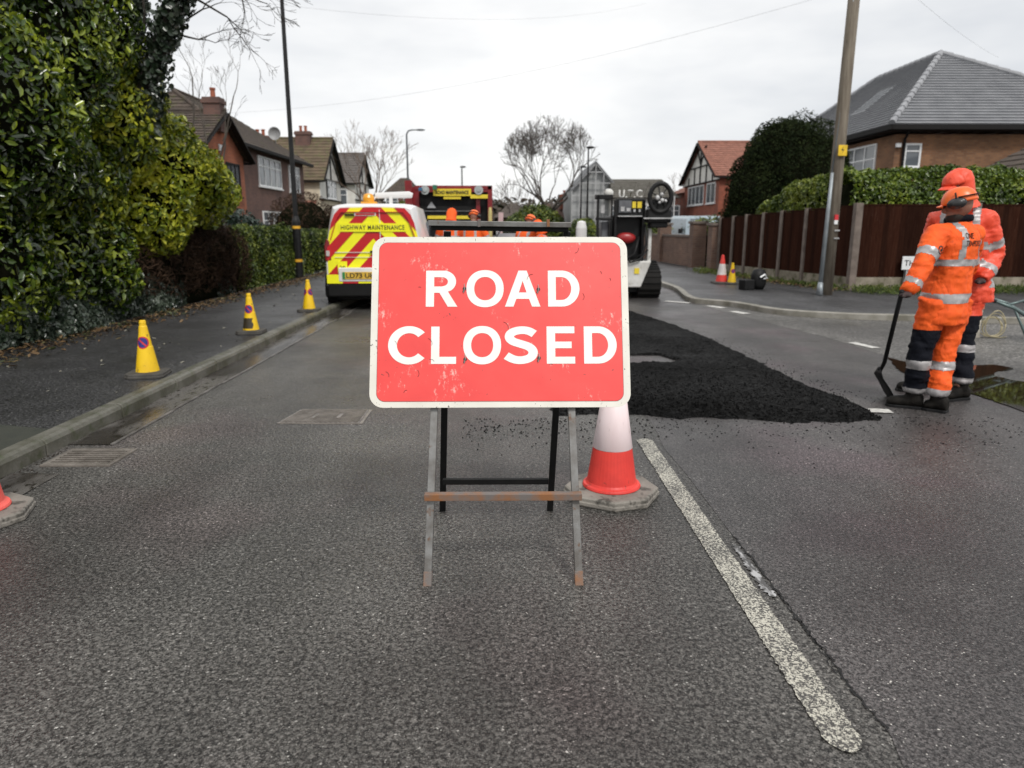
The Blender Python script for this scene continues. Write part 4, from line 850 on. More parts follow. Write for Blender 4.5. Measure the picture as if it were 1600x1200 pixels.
# scaffold wrapped gable
t = thing('gabled_house', 'pale grey white gabled house wrapped in scaffold sheeting beyond the tracked machine', 'house', (W(930, 300, 56).x, 56, 0))
a, b = W(893, 300, 56), W(966, 300, 56); ap = W(930, 256, 56); SH = mat('scaffold_sheet', (.40, .41, .41), .6, col2=(.30, .31, .31), vs=1.2)
mb = MB(); mb.prism([(a.x, 0), (b.x, 0), (b.x, 4.2), (ap.x, ap.z), (a.x, 4.2)], (0, 56, 0), (1, 0, 0), (0, 0, 1), (0, 8, 0)); mb.build('wall', SH, t, world=True)
mb = MB(); SCF = mat('scaffold_pole', (.5, .5, .5), .4, .4)
for z in (.5, 1.6, 2.7, 3.8, 4.7, 5.5): 
    hw = (b.x-a.x)/2*min(1, (ap.z-z)/(ap.z-4.2)); mb.bar((ap.x-hw, 55.6, z), (ap.x+hw, 55.6, z), .07)
for i in range(7): x = a.x+(b.x-a.x)*i/6; mb.bar((x, 55.6, 0), (x, 55.6, min(ap.z, 4.2+(ap.z-4.2)*(1-abs(x-ap.x)/((b.x-a.x)/2)))), .06)
mb.bar((a.x, 55.6, 4.2), (ap.x, 55.6, ap.z), .1); mb.bar((b.x, 55.6, 4.2), (ap.x, 55.6, ap.z), .1); mb.build('scaffold', SCF, t, world=True)
mb = MB(); 
for s in (a.x, b.x): mb.add([(s, 55.5, 4.15), (ap.x, 55.5, ap.z+.05), (ap.x, 64, ap.z+.05), (s, 64, 4.15), (s, 55.5, 4.3), (ap.x, 55.5, ap.z+.2), (ap.x, 64, ap.z+.2), (s, 64, 4.3)], [(0, 1, 2, 3), (4, 5, 6, 7), (0, 1, 5, 4), (3, 2, 6, 7)])
mb.build('roof', mat('slate_grey', (.22, .225, .235), .7), t, world=True)
# Tudor gable house right
t = thing('tudor_house', 'red brick house with a black and white timbered gable and pinkish tiled roof', 'house', (13.5, 50, 0))
gable_x(t, 13.5, 24, 45.9, 54.6, 4.65, 7.0, BR4, TILR, 16, .35)
half_timber(t, 13.5, -1, 45.9, 54.6, 4.35, 4.65, 7.0, [(0, 0, 1, 0, .2), (.18, .42, .82, .42, .16), (.5, .0, .5, .95, .14), (.33, 0, .33, .42, .12), (.67, 0, .67, .42, .12), (.16, 0, .16, .2, .12), (.84, 0, .84, .2, .12), (.38, .9, .5, .45, .12), (.62, .9, .5, .45, .12)])
window(t, 'x', 13.5, 46.6, 48.6, 2.95, 4.25, 2, False, s=-1); window(t, 'x', 13.5, 49.3, 53.4, 2.95, 4.25, 4, False, s=-1); window(t, 'x', 13.5, 47.5, 52.8, .8, 2.2, 5, True, s=-1)
mb = MB(); tslope(mb, (13.6, 54.9, 4.0), (13.6, 61.5, 4.0), (17, 60, 5.6), (17, 54.9, 5.6), 10); tslope(mb, (13.6, 61.5, 4.0), (20, 61.5, 4.0), (20, 60, 5.6), (17, 60, 5.6), 10); mb.build('side_roof', TILR, t, world=True)
mb = MB(); mb.bx(14, 22, 54.65, 61.2, 0, 3.98); mb.build('side_wall', BR4, t, world=True)
# Big right house
t = thing('brick_house', 'brown brick house with a grey tiled hipped roof and roof window', 'house', (19, 31, 0))
X0, X1, YA, YB, ze = 14.5, 24.4, 27.4, 40.5, 5.05; a1 = Vector((W(1470, 85, 31.4).x, 31.4, W(1470, 85, 31.4).z)); a2 = Vector((a1.x, 36.6, a1.z)); o_ = .45
mb = MB(); mb.bx(X0, X1, YA, YB, 0, ze-.28); mb.build('wall', BR3, t, world=True)
c = [(X0-o_, YA-o_, ze), (X1+o_, YA-o_, ze), (X1+o_, YB+o_, ze), (X0-o_, YB+o_, ze)]
mb = MB(); tslope(mb, c[0], c[1], a1, a1, 26, .07); tslope(mb, c[1], c[2], a2, a1, 26, .05); tslope(mb, c[3], c[2], a2, a2, 26, .05); tslope(mb, c[0], c[3], a2, a1, 26, .075)
up = Vector((0, 0, .06)); rf = mb.build('roof', TILG, t, world=True)
mb = MB()
for p, q in ((c[0], a1), (c[1], a1), (a1, a2), (c[2], a2), (c[3], a2)):
    p, q = Vector(p)+up, Vector(q)+up; k = int((q-p).length/.42)
    for i in range(k): mb.tube([p.lerp(q, i/k), p.lerp(q, (i+1.03)/k)], [.125, .10], 8)
mb.build('ridge_tiles', TILG, rf, world=True)
mb = MB(); mb.bx(X0-o_-.06, X1+o_, YA-o_-.1, YA-o_+.04, ze-.17, ze+.0); mb.bx(X0-o_-.1, X0-o_+.04, YA-o_-.1, YB+o_, ze-.172, ze-.002); mb.bx(X0-o_+.04, X1+o_, YA-o_+.04, YA-.0, ze-.2, ze-.17); mb.bx(X0-o_+.04, X0, YA, YB, ze-.2, ze-.17); mb.build('gutter', TIMB, t, world=True)
mb = MB(); mb.tube([(X0+.25, YA-o_, ze-.15), (X0+.3, YA-.08, ze-.45), (X0+.3, YA-.08, 0)], .05, 8); mb.build('downpipe', TIMB, t, world=True)
window(t, 'y', YA, W(1412, 240, YA).x, W(1438, 240, YA).x, W(1412, 262, YA).z, W(1412, 224, YA).z, 1, True)
q0, q1 = X0, 0; ya, yb = 1110*14.5/(1350-787)*.995, 1110*14.5/(1321-787)*1.0
window(t, 'x', X0, 28.7, 32.2, 2.85, 4.6, 4, True, s=-1); window(t, 'x', X0, 34.5, 36.5, 2.85, 4.6, 2, True, s=-1)
mb = MB(); mb.bx(X0+.0, X0+.18, YA-.12, YA, ze-.75, ze-.6); mb.build('security_lamp', UPVC, t, world=True, bev=.02)
# roof window on the left slope
s0, s1 = Vector(c[0]).lerp(Vector(c[3]), .30), Vector(a1)
nsl = Vector(((ze-a1.z), 0, -(a1.x-c[0][0]))).normalized(); nsl = -nsl if nsl.z < 0 else nsl
u = Vector((a1.x-c[0][0], 0, a1.z-ze)).normalized(); sl_ = (Vector((a1.x-c[0][0], 0, a1.z-ze))).length
def rs(y, f, h=0): return Vector((c[0][0], y, ze))+u*sl_*f+nsl*h
mb = MB(); mb.add([rs(32.2, .34, .0), rs(33.5, .34, .0), rs(33.5, .66, .0), rs(32.2, .66, .0), rs(32.2, .34, .13), rs(33.5, .34, .13), rs(33.5, .66, .13), rs(32.2, .66, .13)], [(4, 5, 6, 7), (0, 1, 5, 4), (1, 2, 6, 5), (2, 3, 7, 6), (3, 0, 4, 7)]); sk = mb.build('roof_window', mat('rooflight_frame', (.72, .73, .74), .4), rf, world=True)
mb = MB(); mb.add([rs(32.3, .36, .135), rs(33.4, .36, .135), rs(33.4, .64, .135), rs(32.3, .64, .135), rs(32.3, .36, .12), rs(33.4, .36, .12), rs(33.4, .64, .12), rs(32.3, .64, .12)], [(0, 1, 2, 3), (0, 1, 5, 4), (1, 2, 6, 5), (2, 3, 7, 6), (3, 0, 4, 7)]); mb.build('pane', mat('rooflight_glass', (.75, .78, .8), .12), sk, world=True)
t = thing('garage_roof', 'dark tiled roof edge at the far right beside the brown brick house', 'outbuilding', (18.6, 20, 0))
q = W(1692, 254, 21); mb = MB(); mb.bx(q.x+.2, q.x+5, 20.6, 25, 0, 2.9); mb.build('wall', BR3, t, world=True); mb = MB(); tslope(mb, (q.x-.9, 20.3, 2.95), (q.x-.9, 25.3, 2.95), (q.x+2.4, 25.3, 4.6), (q.x+2.4, 20.3, 4.6), 8); tslope(mb, (q.x+5.7, 20.3, 2.95), (q.x+5.7, 25.3, 2.95), (q.x+2.4, 25.3, 4.6), (q.x+2.4, 20.3, 4.6), 8); mb.build('roof', TILB, t, world=True)

# ================= FENCE, HEDGES, TREES RIGHT =================
FW = mat('fence_board', (.031, .0115, .0065), .9, spec=.08, col2=(.018, .005, .0025), vs=7, sc3=(6, 6, .35), bmp=.4, bs=60, bd=.004, col3=(.06, .03, .022), s3=12, lo3=.62, hi3=.74)
def island_vary(m, lo, hi):
    N, L = m.node_tree.nodes, m.node_tree.links; B = N['Principled BSDF']; src = B.inputs['Base Color'].links[0].from_socket; g = N.new('ShaderNodeNewGeometry'); r = ramp(N, 0, (lo,)*3, 1, (hi,)*3); L.new(g.outputs['Random Per Island'], r.inputs[0]); L.new(mixc(N, L, 1.0, src, r.outputs[0], 'MULTIPLY'), B.inputs['Base Color'])
island_vary(FW, .6, 1.45)
CP = mat('concrete_post', (.21, .17, .145), .85, col2=(.12, .095, .08), vs=5, bmp=.4, bs=60, bd=.004)
GB = mat('gravel_board', (.33, .29, .23), .85, col2=(.16, .14, .10), vs=3, col3=(.08, .08, .035), s3=5, lo3=.55, hi3=.65, bmp=.4, bs=50, bd=.005)
def fence(label, pts, tops, pw=.12):
    t = thing('fence', label, 'fence', (pts[0][0], pts[0][1], .088), 0, 'brown board fences on the right'); o0 = Vector((pts[0][0], pts[0][1]))
    for i, (x, y) in enumerate(pts):
        mb = MB(); mb.bx(x-pw/2, x+pw/2, y-pw/2, y+pw/2, 0, tops[i]+.05); mb.build('post', CP, t, world=True, bev=.008)
    for i in range(len(pts)-1):
        a, b = Vector(pts[i]), Vector(pts[i+1]); d = (b-a); ln = d.length; d.normalize(); nn = Vector((-d.y, d.x)); a = a+d*pw/2; ln -= pw; k = max(3, int(ln/.115)); bw = ln/k
        if nn.y > 0 and abs(nn.y) > abs(nn.x): nn = -nn
        if nn.x > 0 and abs(nn.x) > abs(nn.y): nn = -nn
        z = lambda s: tops[i]+(tops[i+1]-tops[i])*s; mb = MB()
        for j in range(k):
            p, q = a+d*bw*j, a+d*bw*(j+1.1); zt = z((j+.5)/k)+random.uniform(-.006, .006)
            mb.prism([(p.x+nn.x*.012, p.y+nn.y*.012), (q.x+nn.x*.026, q.y+nn.y*.026), (q.x+nn.x*.008, q.y+nn.y*.008), (p.x, p.y)], (0, 0, .36), (1, 0, 0), (0, 1, 0), (0, 0, zt-.36))
        c_ = a+d*ln/2; m_ = Matrix.Rotation(math.atan2(d.y, d.x), 3, 'Z')
        mb.build('panel', FW, t, world=True)
        mb = MB(); mb.box((c_.x, c_.y, z(.5)+.012), (ln, .06, .03), m_); mb.build('capping', FW, t, world=True)
        mb = MB(); mb.box((c_.x, c_.y, .19), (ln, .05, .34), m_); mb.build('gravel_board', GB, t, world=True, bev=.004)
ks = [(q-787)/1110 for q in (1329, 1293, 1252, 1214, 1186, 1160, 1140, 1120)]; A0 = 7.5+.177*15.3
pts = [(k*A0/(k+.177)+.0117*0, A0/(k+.177)) for k in ks]; pts = [(x, y) for x, y in pts]
fence('dark brown board fence running back along the pavement behind the utility pole', pts, [1.86-.03*i for i in range(8)])
fence('dark brown board fence with concrete base facing the camera behind the two workers', [(pts[0][0]+2.45*i+.06*(i > 0), 15.36) for i in range(4)], [1.86]*4, .15)
MB_ = None
def ridge_hedge(name, label, path, hw, z0, z1f, n, lm, size, group):
    P, Nn = [], []; path = [Vector(p) for p in path]; mbc = MB(); tot = sum((b-a).length for a, b in zip(path, path[1:]))
    for a, b in zip(path, path[1:]):
        d = (b-a); ln = d.length; d.normalize(); nn = Vector((-d.y, d.x)); k = int(n*ln/tot); s = RNG.uniform(-.12, ln+.12, k); th = RNG.uniform(-.25*PI, 1.25*PI, k)
        for si, ti in zip(s, th):
            p = a+d*float(si); zt = z1f(p.x, p.y); zc, rz = (z0+zt)/2, (zt-z0)/2; cx, cz = math.cos(ti), math.sin(ti); e = .55
            ux, uz = abs(cx)**e*(1 if cx > 0 else -1), abs(cz)**e*(1 if cz > 0 else -1); f = 1-random.random()**2*.16
            P.append((p.x+nn.x*ux*hw*f, p.y+nn.y*ux*hw*f, zc+rz*uz*(1-(1-f)*.5))); Nn.append((nn.x*cx, nn.y*cx, cz))
        za, zb = z1f(a.x, a.y)-.34, z1f(b.x, b.y)-.34; q = hw-.27; N2 = nn
        mbc.add([(a.x-N2.x*q, a.y-N2.y*q, z0), (a.x+N2.x*q, a.y+N2.y*q, z0), (b.x+N2.x*q, b.y+N2.y*q, z0), (b.x-N2.x*q, b.y-N2.y*q, z0), (a.x-N2.x*q, a.y-N2.y*q, za), (a.x+N2.x*q, a.y+N2.y*q, za), (b.x+N2.x*q, b.y+N2.y*q, zb), (b.x-N2.x*q, b.y-N2.y*q, zb)], [(0, 3, 2, 1), (4, 5, 6, 7), (0, 1, 5, 4), (1, 2, 6, 5), (2, 3, 7, 6), (3, 0, 4, 7)])
    P = np.array(P); Nn = np.array(Nn, float); P += Nn*(vnoise(P, 1.6, .13)+vnoise(P, 5, .10))[:, None]
    return tag(leaves(name, P, Nn, size, [lm, DCORE], core=mbc, tilt=.75, droop=.15), label, 'hedge', group)
ridge_hedge('laurel_hedge', 'long leafy green hedge showing above the brown fence behind the workers', [(7.6, 16.2), (14, 16.2)], .60, .5, lambda x, y: 2.66+.05*math.sin(x*2), 34000, PRIV, .095, None)
ridge_hedge('laurel_hedge', 'lighter bushy hedge above the receding fence left of the utility pole, dipping at its end', [(8.0, 17.0), (7.95, 17.6), (7.7, 18.6), (7.4, 20.0), (7.3, 20.7)], .52, .5, lambda x, y: 2.72-.09*(y-16.6)-max(0, y-18.9)*.42, 22000, leafmat('bright_hedge_leaf', [(.03, .055, .008), (.07, .11, .012), (.14, .18, .02), (.27, .30, .05)], .34, .55, .18), .10, None)
random.seed(9)
E_ = [((8.75, 22.3, 2.7), (1.75, 1.6, 2.0)), ((7.9, 22.3, 2.3), (1.2, 1.3, 1.4)), ((9.5, 22.4, 2.6), (1.05, 1.2, 1.5)), ((8.5, 22.3, 3.5), (1.3, 1.2, 1.15)), ((7.5, 22.2, 1.5), (.9, 1, .95)), ((9.6, 22.3, 3.3), (.8, .9, .7)), ((8.9, 22.2, 1.3), (1.7, 1.4, 1.0))]
t = thing('yew_tree', 'large rounded dark evergreen tree left of the grey roofed house', 'tree', (8.7, 22.3, 0))
mb = MB(); mb.tube([(0, 0, 0), (0, 0, 1), (.1, 0, 2.6)], [.2, .17, .08], 8); mb.build('trunk', BARK, t)
P, Nn = blob_points(E_, 56000, .34, .26, 1.5); leaves('crown', P, Nn, .10, [YEW, DCORE], t, ratio=.26, tilt=.8, droop=-.1, core=core_of(E_, .84))
# wooden utility pole
WP = mat('pole_wood', (.21, .18, .14), .85, col2=(.11, .088, .066), vs=7, sc3=(3, 3, .22), bmp=.5, bs=70, bd=.006, col3=(.04, .03, .024), s3=20, lo3=.62, hi3=.7)
t = thing('utility_pole', 'weathered wooden utility pole with a yellow plate and grey conduit', 'utility pole', (6.46, 14.25, .088))
mb = MB(); mb.tube([(0, 0, 0), (.0, 0, 3), (.04, 0, 9.2)], [.130, .115, .088], 18); mb.build('pole', WP, t, smooth=True)
mb = MB(); mb.tube([(-.15, -.07, .12), (-.125, -.06, 1.6), (-.105, -.05, 2.35)], [.045, .04, .032], 8); mb.tube([(-.16, -.09, -.0), (-.15, -.07, .25)], [(.10, .06), (.05, .05)], 8); mb.tube([(-.12, -.05, 2.3), (-.04, -.08, 4), (0.0, -.08, 9)], [.015, .014, .012], 6); mb.build('cable_guard', mat('galv_guard', (.33, .36, .38), .5, .4, col2=(.24, .27, .29)), t, smooth=True)
z = W(1313, 236, 14.2).z-.088
mb = MB(); mb.bx(-.08, .09, -.162, -.14, z-.10, z+.10); s_ = mb.build('warning_plate', mat('plate_yellow', (.85, .55, .02), .5), t, bev=.006)
mb = MB(); mb.prism([(-.03, z+.0), (.012, z+.0), (-.012, z-.07), (.032, z+.02), (-.002, z+.02), (.015, z+.075)], (0, -.1635, 0), (1, 0, 0), (0, 0, 1), (0, .001, 0)); mb.build('bolt_symbol', BLACK, s_)
mb = MB(); mb.bx(-.02, .05, -.148, -.12, 1.46, 1.56); mb.build('red_tag', BRED, t); mb = MB(); mb.bx(-.02, .045, -.148, -.12, 1.38, 1.457); mb.build('white_tag', UPVC, t)
mb = MB()
for zz in (1.1, 1.25): mb.bx(-.0, .1, -.15, -.12, zz, zz+.025)
mb.build('metal_clip', SCF, t)
# overhead wires
for i, (a, b, sag) in enumerate((((W(240, -20, 22)), W(1010, 5, 50), .9), (W(300, 178, 34), W(1400, -40, 20), .8), (W(1430, -5, 20), W(1560, 90, 31), .1))):
    mb = MB(); k = 24; mb.tube([a.lerp(b, j/k)-Vector((0, 0, sag*4*(j/k)*(1-j/k))) for j in range(k+1)], .0035, 4); tag(mb.build('overhead_wire', mat('wire', (.5, .5, .5), .6)), ['thin overhead wire crossing the upper left sky', 'thin overhead wire rising to the upper right sky', 'short thin overhead wire running to the grey roofed house'][i], 'wire')
# street nameplate on the fence
t = thing('street_sign', 'white street nameplate fixed to the brown fence, mostly hidden behind the workers', 'street sign', (W(1452, 411, 15.22).x, 15.22, W(1452, 411, 15.22).z))
mb = MB(); mb.bx(-.58, .58, 0, .012, -.14, .14); pl_ = mb.build('plate', UPVC, t, bev=.003); text('lettering', 'TH', .21, .12, BLACK, pl_, (-.43, -.001, 0), (R(90), 0, 0), .012)
for x in (-.45, .45): mb = MB(); mb.bx(x-.02, x+.02, .012, .1, -.6, .1); mb.build('bracket', SCF, t)

# gate, brick walls, driveway
WB = brickmat('wall_brick', (.21, .125, .09), (.15, .085, .065), (.2, .16, .13))
def bwall(name, label, x0, y0, x1, y1, h, cat='garden wall', pillars=(), cap=True, grp='brick garden walls'):
    t = thing(name, label, cat, ((x0+x1)/2, (y0+y1)/2, .088), 0, grp); d = Vector((x1-x0, y1-y0)); rot = Matrix.Rotation(math.atan2(d.y, d.x), 3, 'Z'); mb = MB()
    mb.box((0, 0, h/2), (d.length, .22, h), rot); mb.build('wall', WB, t)
    mb = MB(); mb.box((0, 0, h+.035), (d.length, .30, .07), rot); mb.build('coping', CP, t)
    for s, ph in pillars: 
        q = d*(s-.5); mb = MB(); mb.box((q.x, q.y, ph/2), (.45, .45, ph), rot); c = mb.build('pillar', WB, t); mb = MB(); mb.box((q.x, q.y, ph+.04), (.54, .54, .08), rot); mb.build('pillar_cap', CP, c)
gy = lambda px_, Y: W(px_, 400, Y).x
bwall('garden_wall', 'low brick garden wall with two pillars between the tracked machine and the black gate', 6.55, 24.4, 6.2, 33, 1.0, pillars=((0, 1.45), (.5, 1.42)))
bwall('garden_wall', 'low distant brick wall further along the right side of the road', 6.2, 36, 6.0, 48, .9, pillars=((0, 1.3),))
bwall('gate_pillar', 'short brick gate pillar between the black gate and the end of the fence', 6.42, 21.5, 6.42, 21.9, 1.0, 'gate pillar', ((.5, 1.38),))
hedgemass('garden_hedge', 'dark hedge behind the low brick wall below the timbered house', 'hedge', [((7.5, y, .9), (.7, 1.2, .95)) for y in range(26, 40, 2)], 9000, CLIP, .12)
t = thing('iron_gate', 'narrow black iron driveway gate standing open by the brick pillar', 'gate', (6.75, 22.9, .088)); mb = MB()
for i in range(6): mb.bar((i*.035, i*.14, .05), (i*.035, i*.14, 1.2+.15*math.sin(i/5*PI)), .022)
for z in (.15, .95): mb.bar((0, 0, z), (.175, .7, z), .03)
mb.build('bars', BLACK, t); mb = MB(); mb.bar((0, 0, 0), (0, 0, 1.35), .07); mb.build('post', BLACK, t)
mb = MB(); mb.add([(6.35, 21.9, .091), (9.6, 21.9, .091), (9.6, 24.3, .091), (6.4, 24.3, .091)], [(0, 1, 2, 3)]); tag(mb.build('driveway', mat('pale_gravel', (.42, .40, .37), .9, col2=(.28, .26, .24), vs=40)), kind='structure')

# far planting
def bare_tree(name, label, px_, Y, top, r0, depth, lnk, sp, bark, group=None, seed=1, trunkf=.28, kids=(2, 3), shrink=.74, minr=.006, up=.12, env=None):
    random.seed(seed); x = W(px_, 330, Y).x; h = W(px_, top, Y).z; t = thing(name, label, 'tree', (x, Y, 0), 0, group); th = h*trunkf
    mb = MB(); mb.tube([(0, 0, 0), (.03, 0, th*.5), (0, 0, th)], [r0*1.25, r0, r0*.9], 8); mb.build('trunk', bark, t, smooth=True)
    mb = MB(); k = 7 if env else 5; global ENV; ENV = env
    for i in range(k): a = 2*PI*i/k+.4; branches(mb, (0, 0, th*random.uniform(.75, 1)), (math.cos(a)*sp, math.sin(a)*sp, 1-sp*.35*(i % 2)), (h-th)*lnk, r0*.55, depth, .55, shrink, kids, up=up, minr=minr)
    ENV = None; mb.build('crown', bark, t); return t
bare_tree('bare_tree', 'large bare spreading tree silhouetted in the centre of the skyline', 862, 60, 183, .26, 7, .30, .95, GREYB, 'bare winter trees', 15, .30, (2, 3), .84, .013, .06, ((-.2, 0, 6.3), (4.0, 3.6, 3.75)))
bare_tree('bare_tree', 'pale pinkish bare tree rising behind the cream houses', 575, 52, 192, .16, 5, .30, .45, PALEB, 'bare winter trees', 4, .3, (2, 3), .74, .010, .2)
bare_tree('bare_tree', 'small bare tree behind the truck, just right of the far grey lamp', 664, 70, 262, .12, 4, .3, .7, PALEB, 'bare winter trees', 8, .3, (2, 3), .7, .012)
bare_tree('bare_tree', 'small bare tree left of the big central tree', 800, 72, 262, .14, 4, .32, .8, GREYB, 'bare winter trees', 14, .25, (2, 3), .74, .013)
bare_tree('bare_tree', 'small bare tree behind the timbered house, above its lower roof', 1078, 72, 248, .12, 4, .3, .6, PALEB, 'bare winter trees', 16, .3, (2, 3), .7, .012)
bare_tree('bare_tree', 'thin bare shrub tree in front of the long low roof', 1005, 48, 262, .06, 4, .32, .6, GREYB, 'bare winter trees', 17, .3, (2, 2), .7, .008)
hedgemass('dark_hedge', 'dark evergreen clump at the foot of the big bare tree', 'hedge', [((W(840, 330, 58).x, 58, 1.3), (2.2, 1.5, 1.9)), ((W(815, 330, 58).x, 58, 1.0), (1.6, 1.5, 1.6))], 5000, CLIP, .25)
hedgemass('dark_hedge', 'small dark evergreen beside the grey lamp and distant brown roof', 'hedge', [((W(628, 320, 62).x, 62, 1.6), (1.2, 1, 2.0))], 2500, CLIP, .25)
hedgemass('dark_hedge', 'dark hedge beside the white post, left of the tracked machine', 'hedge', [((W(912, 350, 40).x, 40, .8), (1.0, 1, 1.1))], 2500, CLIP, .2)
E_ = [((x, 150+random.uniform(-10, 10), 2.0), (9, 6, random.uniform(3, 6))) for x in range(-90, 110, 10)]
P, Nn = blob_points(E_, 14000, .3, .2, .4); tag(leaves('far_woodland', P, Nn, 1.3, [leafmat('far_trees', [(.06, .05, .04), (.10, .085, .07)], .9, .1, 0), DCORE], core=core_of(E_, .8)), kind='stuff')

# ================= VAN =================
WV = mat('van_white', (.80, .80, .80), .25, col2=(.70, .69, .68), vs=2, spec=.6); CYE = mat('chevron_yellow', (.95, .93, .015), .35, col2=(.92, .88, .015)); CRD = mat('chevron_red', (.56, .010, .016), .35, col2=(.50, .01, .015))
BPL = mat('black_plastic', (.010, .010, .011), .55, col2=(.007, .007, .007), spec=.25); TYRE = mat('tyre', (.010, .010, .010), .85, col2=(.015, .014, .013), spec=.2); RIM = mat('rim_grey', (.25, .25, .26), .4, .6)
def wheel(t, x, y, r, w_, name='wheel'):
    mb = MB(); pr = [(r*.55, -w_/2), (r*.92, -w_/2), (r, -w_*.36), (r, w_*.36), (r*.92, w_/2), (r*.55, w_/2)]
    mb.lathe(pr, 28, closed=True); mb.v = [(v[2]+x, v[1]*1+y, v[0]+r) for v in mb.v]; tt = mb.build(name, TYRE, t, bev=.004)
    s = 1 if x > 0 else -1; mb = MB(); mb.lathe([(r*.54, 0), (r*.54, .02), (r*.4, .03), (r*.12, .012), (.02, .03)], 20); mb.v = [(s*v[2]+x+s*w_*.45, v[1]+y, v[0]+r) for v in mb.v]; mb.build('rim', RIM, tt, bev=.002)
VX, VY = -2.22, 12.4
t = thing('van', 'white highway maintenance van with red and yellow chevrons across its rear doors', 'van', (VX, VY, 0), R(3))
def sec(y, zb, zt, hw, ht, r=.10, wz=1.0):
    P = [(-hw*.96, zb), (-hw, zb+.12), (-hw, wz)]+[(-ht-r*.3+(hw-ht)*.0, zt-r*1.6), (-ht, zt-r*.5), (-ht+r*.8, zt-.02), (-ht+r*2.4, zt)]
    P = P+[(-a, b) for a, b in P[::-1]]; return [(a, y, b) for a, b in P]
mb = MB()
mb.rings([sec(0, .30, 1.75, .81, .63, .09), sec(.03, .26, 1.765, .825, .655), sec(.15, .24, 1.80, .85, .69), sec(.7, .24, 1.82, .90, .71), (sec(2.6, .24, 1.82, .90, .71)), sec(2.9, .24, 1.80, .90, .70), sec(3.55, .24, 1.15, .89, .70, .06, .95), sec(4.15, .26, .98, .86, .66, .06, .85), sec(4.38, .30, .80, .74, .60, .05, .7)])
body = mb.build('body', WV, t, smooth=True); m_ = body.modifiers.new('e', 'EDGE_SPLIT'); m_.split_angle = R(40)
# wheel arches as dark recess, sills, bumper
mb = MB(); mb.bx(-.80, .80, -.09, .10, .24, .50); mb.bx(-.86, .86, .02, .35, .22, .44); mb.build('bumper', BPL, t, bev=.03, seg=3)
for y in (.62, 3.4):
    for s in (-1, 1):
        wheel(t, s*.80, y, .31, .2)
        mb = MB(); mb.lathe([(.38, 0), (.38, .012)], 28); mb.v = [(s*(.893+v[2]), v[0]+y, v[1]+.33) for v in mb.v]; mb.v = [(a, b, max(.24, c)) for a, b, c in mb.v]; mb.build('wheel_arch', BPL, t)
mb = MB(); mb.bx(-.7, .7, .3, 4.0, .16, .30); mb.build('underbody', BPL, t)
# side glazing / lettering band on right side
mb = MB(); mb.bx(.80, .845, 2.05, 2.85, 1.12, 1.52); mb.build('side_window', GLASS, t); mb = MB(); mb.bx(.893, .905, .35, 2.0, .55, .95); mb.build('side_stripe', CRD, t)
mb = MB(); mb.bx(.95, 1.12, 2.85, 2.95, 1.05, 1.25); mb.build('mirror', BPL, t, bev=.02)
# rear chevrons
half = [(0, .50), (.75, .50), (.785, .62), (.79, 1.0), (.765, 1.2), (.70, 1.48), (.64, 1.62), (.54, 1.725), (0, 1.74)]
def xo(u, v): return u
mb = MB(); k = 0
for side in (-1, 1):
    P = [(u, v) for u, v in half]
    for i in range(-2, 9):
        lo, hi = .32+i*.225, .32+(i+1)*.225; q = clip(clip(P, (1.05, 1), hi), (-1.05, -1), -lo)
        if len(q) > 2:
            mb.mi = (i % 2); pts = [(side*u, -.012-.0*v, v) for u, v in q]; mb.add(pts if side > 0 else pts[::-1], [tuple(range(len(q)))])
o = mb.build('rear_doors', [CRD, CYE], t); b_ = o.modifiers.new('s', 'SOLIDIFY'); b_.thickness = .012; b_.offset = 1
for p in o.data.polygons: pass
mb = MB()
def edge(pts, w_, y=-.028): 
    for a, b in zip(pts, pts[1:]): mb.bar((a[0], y, a[1]), (b[0], y, b[1]), .008, w_, (0, 0, 1) if abs(b[0]-a[0]) > abs(b[1]-a[1]) else (1, 0, 0))
mb.bx(.115, .125, -.030, -.022, .5, 1.70); mb.bx(-.66, .66, -.030, -.022, .985, .995); mb.bx(-.66, .66, -.031, -.023, .905, .912); mb.bx(-.30, .06, -.032, -.022, 1.60, 1.65); mb.build('door_seam', WV, t)
mb = MB()
for (a, b) in (((-.52, 1.66), (.52, 1.66)), ((-.72, 1.2), (-.60, 1.55)), ((-.60, 1.55), (-.52, 1.66)), ((.72, 1.2), (.60, 1.55)), ((.60, 1.55), (.52, 1.66))): mb.bar((a[0], -.026, a[1]), (b[0], -.026, b[1]), .01, .045, (0, 1, 0))
mb.build('red_edge_tape', CRD, t)
mb = MB(); mb.bx(-.28, .04, -.036, -.030, 1.61, 1.64); mb.build('brake_light', CRD, t)
mb = MB(); mb.bx(-.06, .12, -.06, -.02, .985, 1.02); mb.build('handle', BPL, t, bev=.006); mb = MB(); mb.bx(-.46, -.30, -.05, -.02, 1.60, 1.625); mb.build('hinge', BPL, t)
mb = MB(); mb.bx(-.56, .56, -.034, -.024, 1.335, 1.475); bd = mb.build('name_board', CYE, t)
text('lettering', 'HIGHWAY MAINTENANCE', 1.07, .078, BLACK, bd, (0, -.035, 1.405), (R(90), 0, 0), .022, sp=1.15)
for s in (-1, 1):
    mb = MB(); mb.prism([(s*.72, .86), (s*.825, .84), (s*.835, 1.10), (s*.79, 1.22), (s*.74, 1.18)], (0, -.022, 0), (1, 0, 0), (0, 0, 1), (0, .12, 0)); tl = mb.build('tail_light', mat('tail_red', (.22, .006, .012), .15, spec=.7), t, bev=.015)
    mb = MB(); mb.bx(s*.745, s*.80, -.045, -.02, .93, 1.02); mb.build('reversing_lens', mat('lens_clear', (.5, .48, .46), .15), tl)
mb = MB(); mb.bx(-.60, .66, -.11, -.02, .50, .735); mb.build('plate_surround', WV, t, bev=.015)
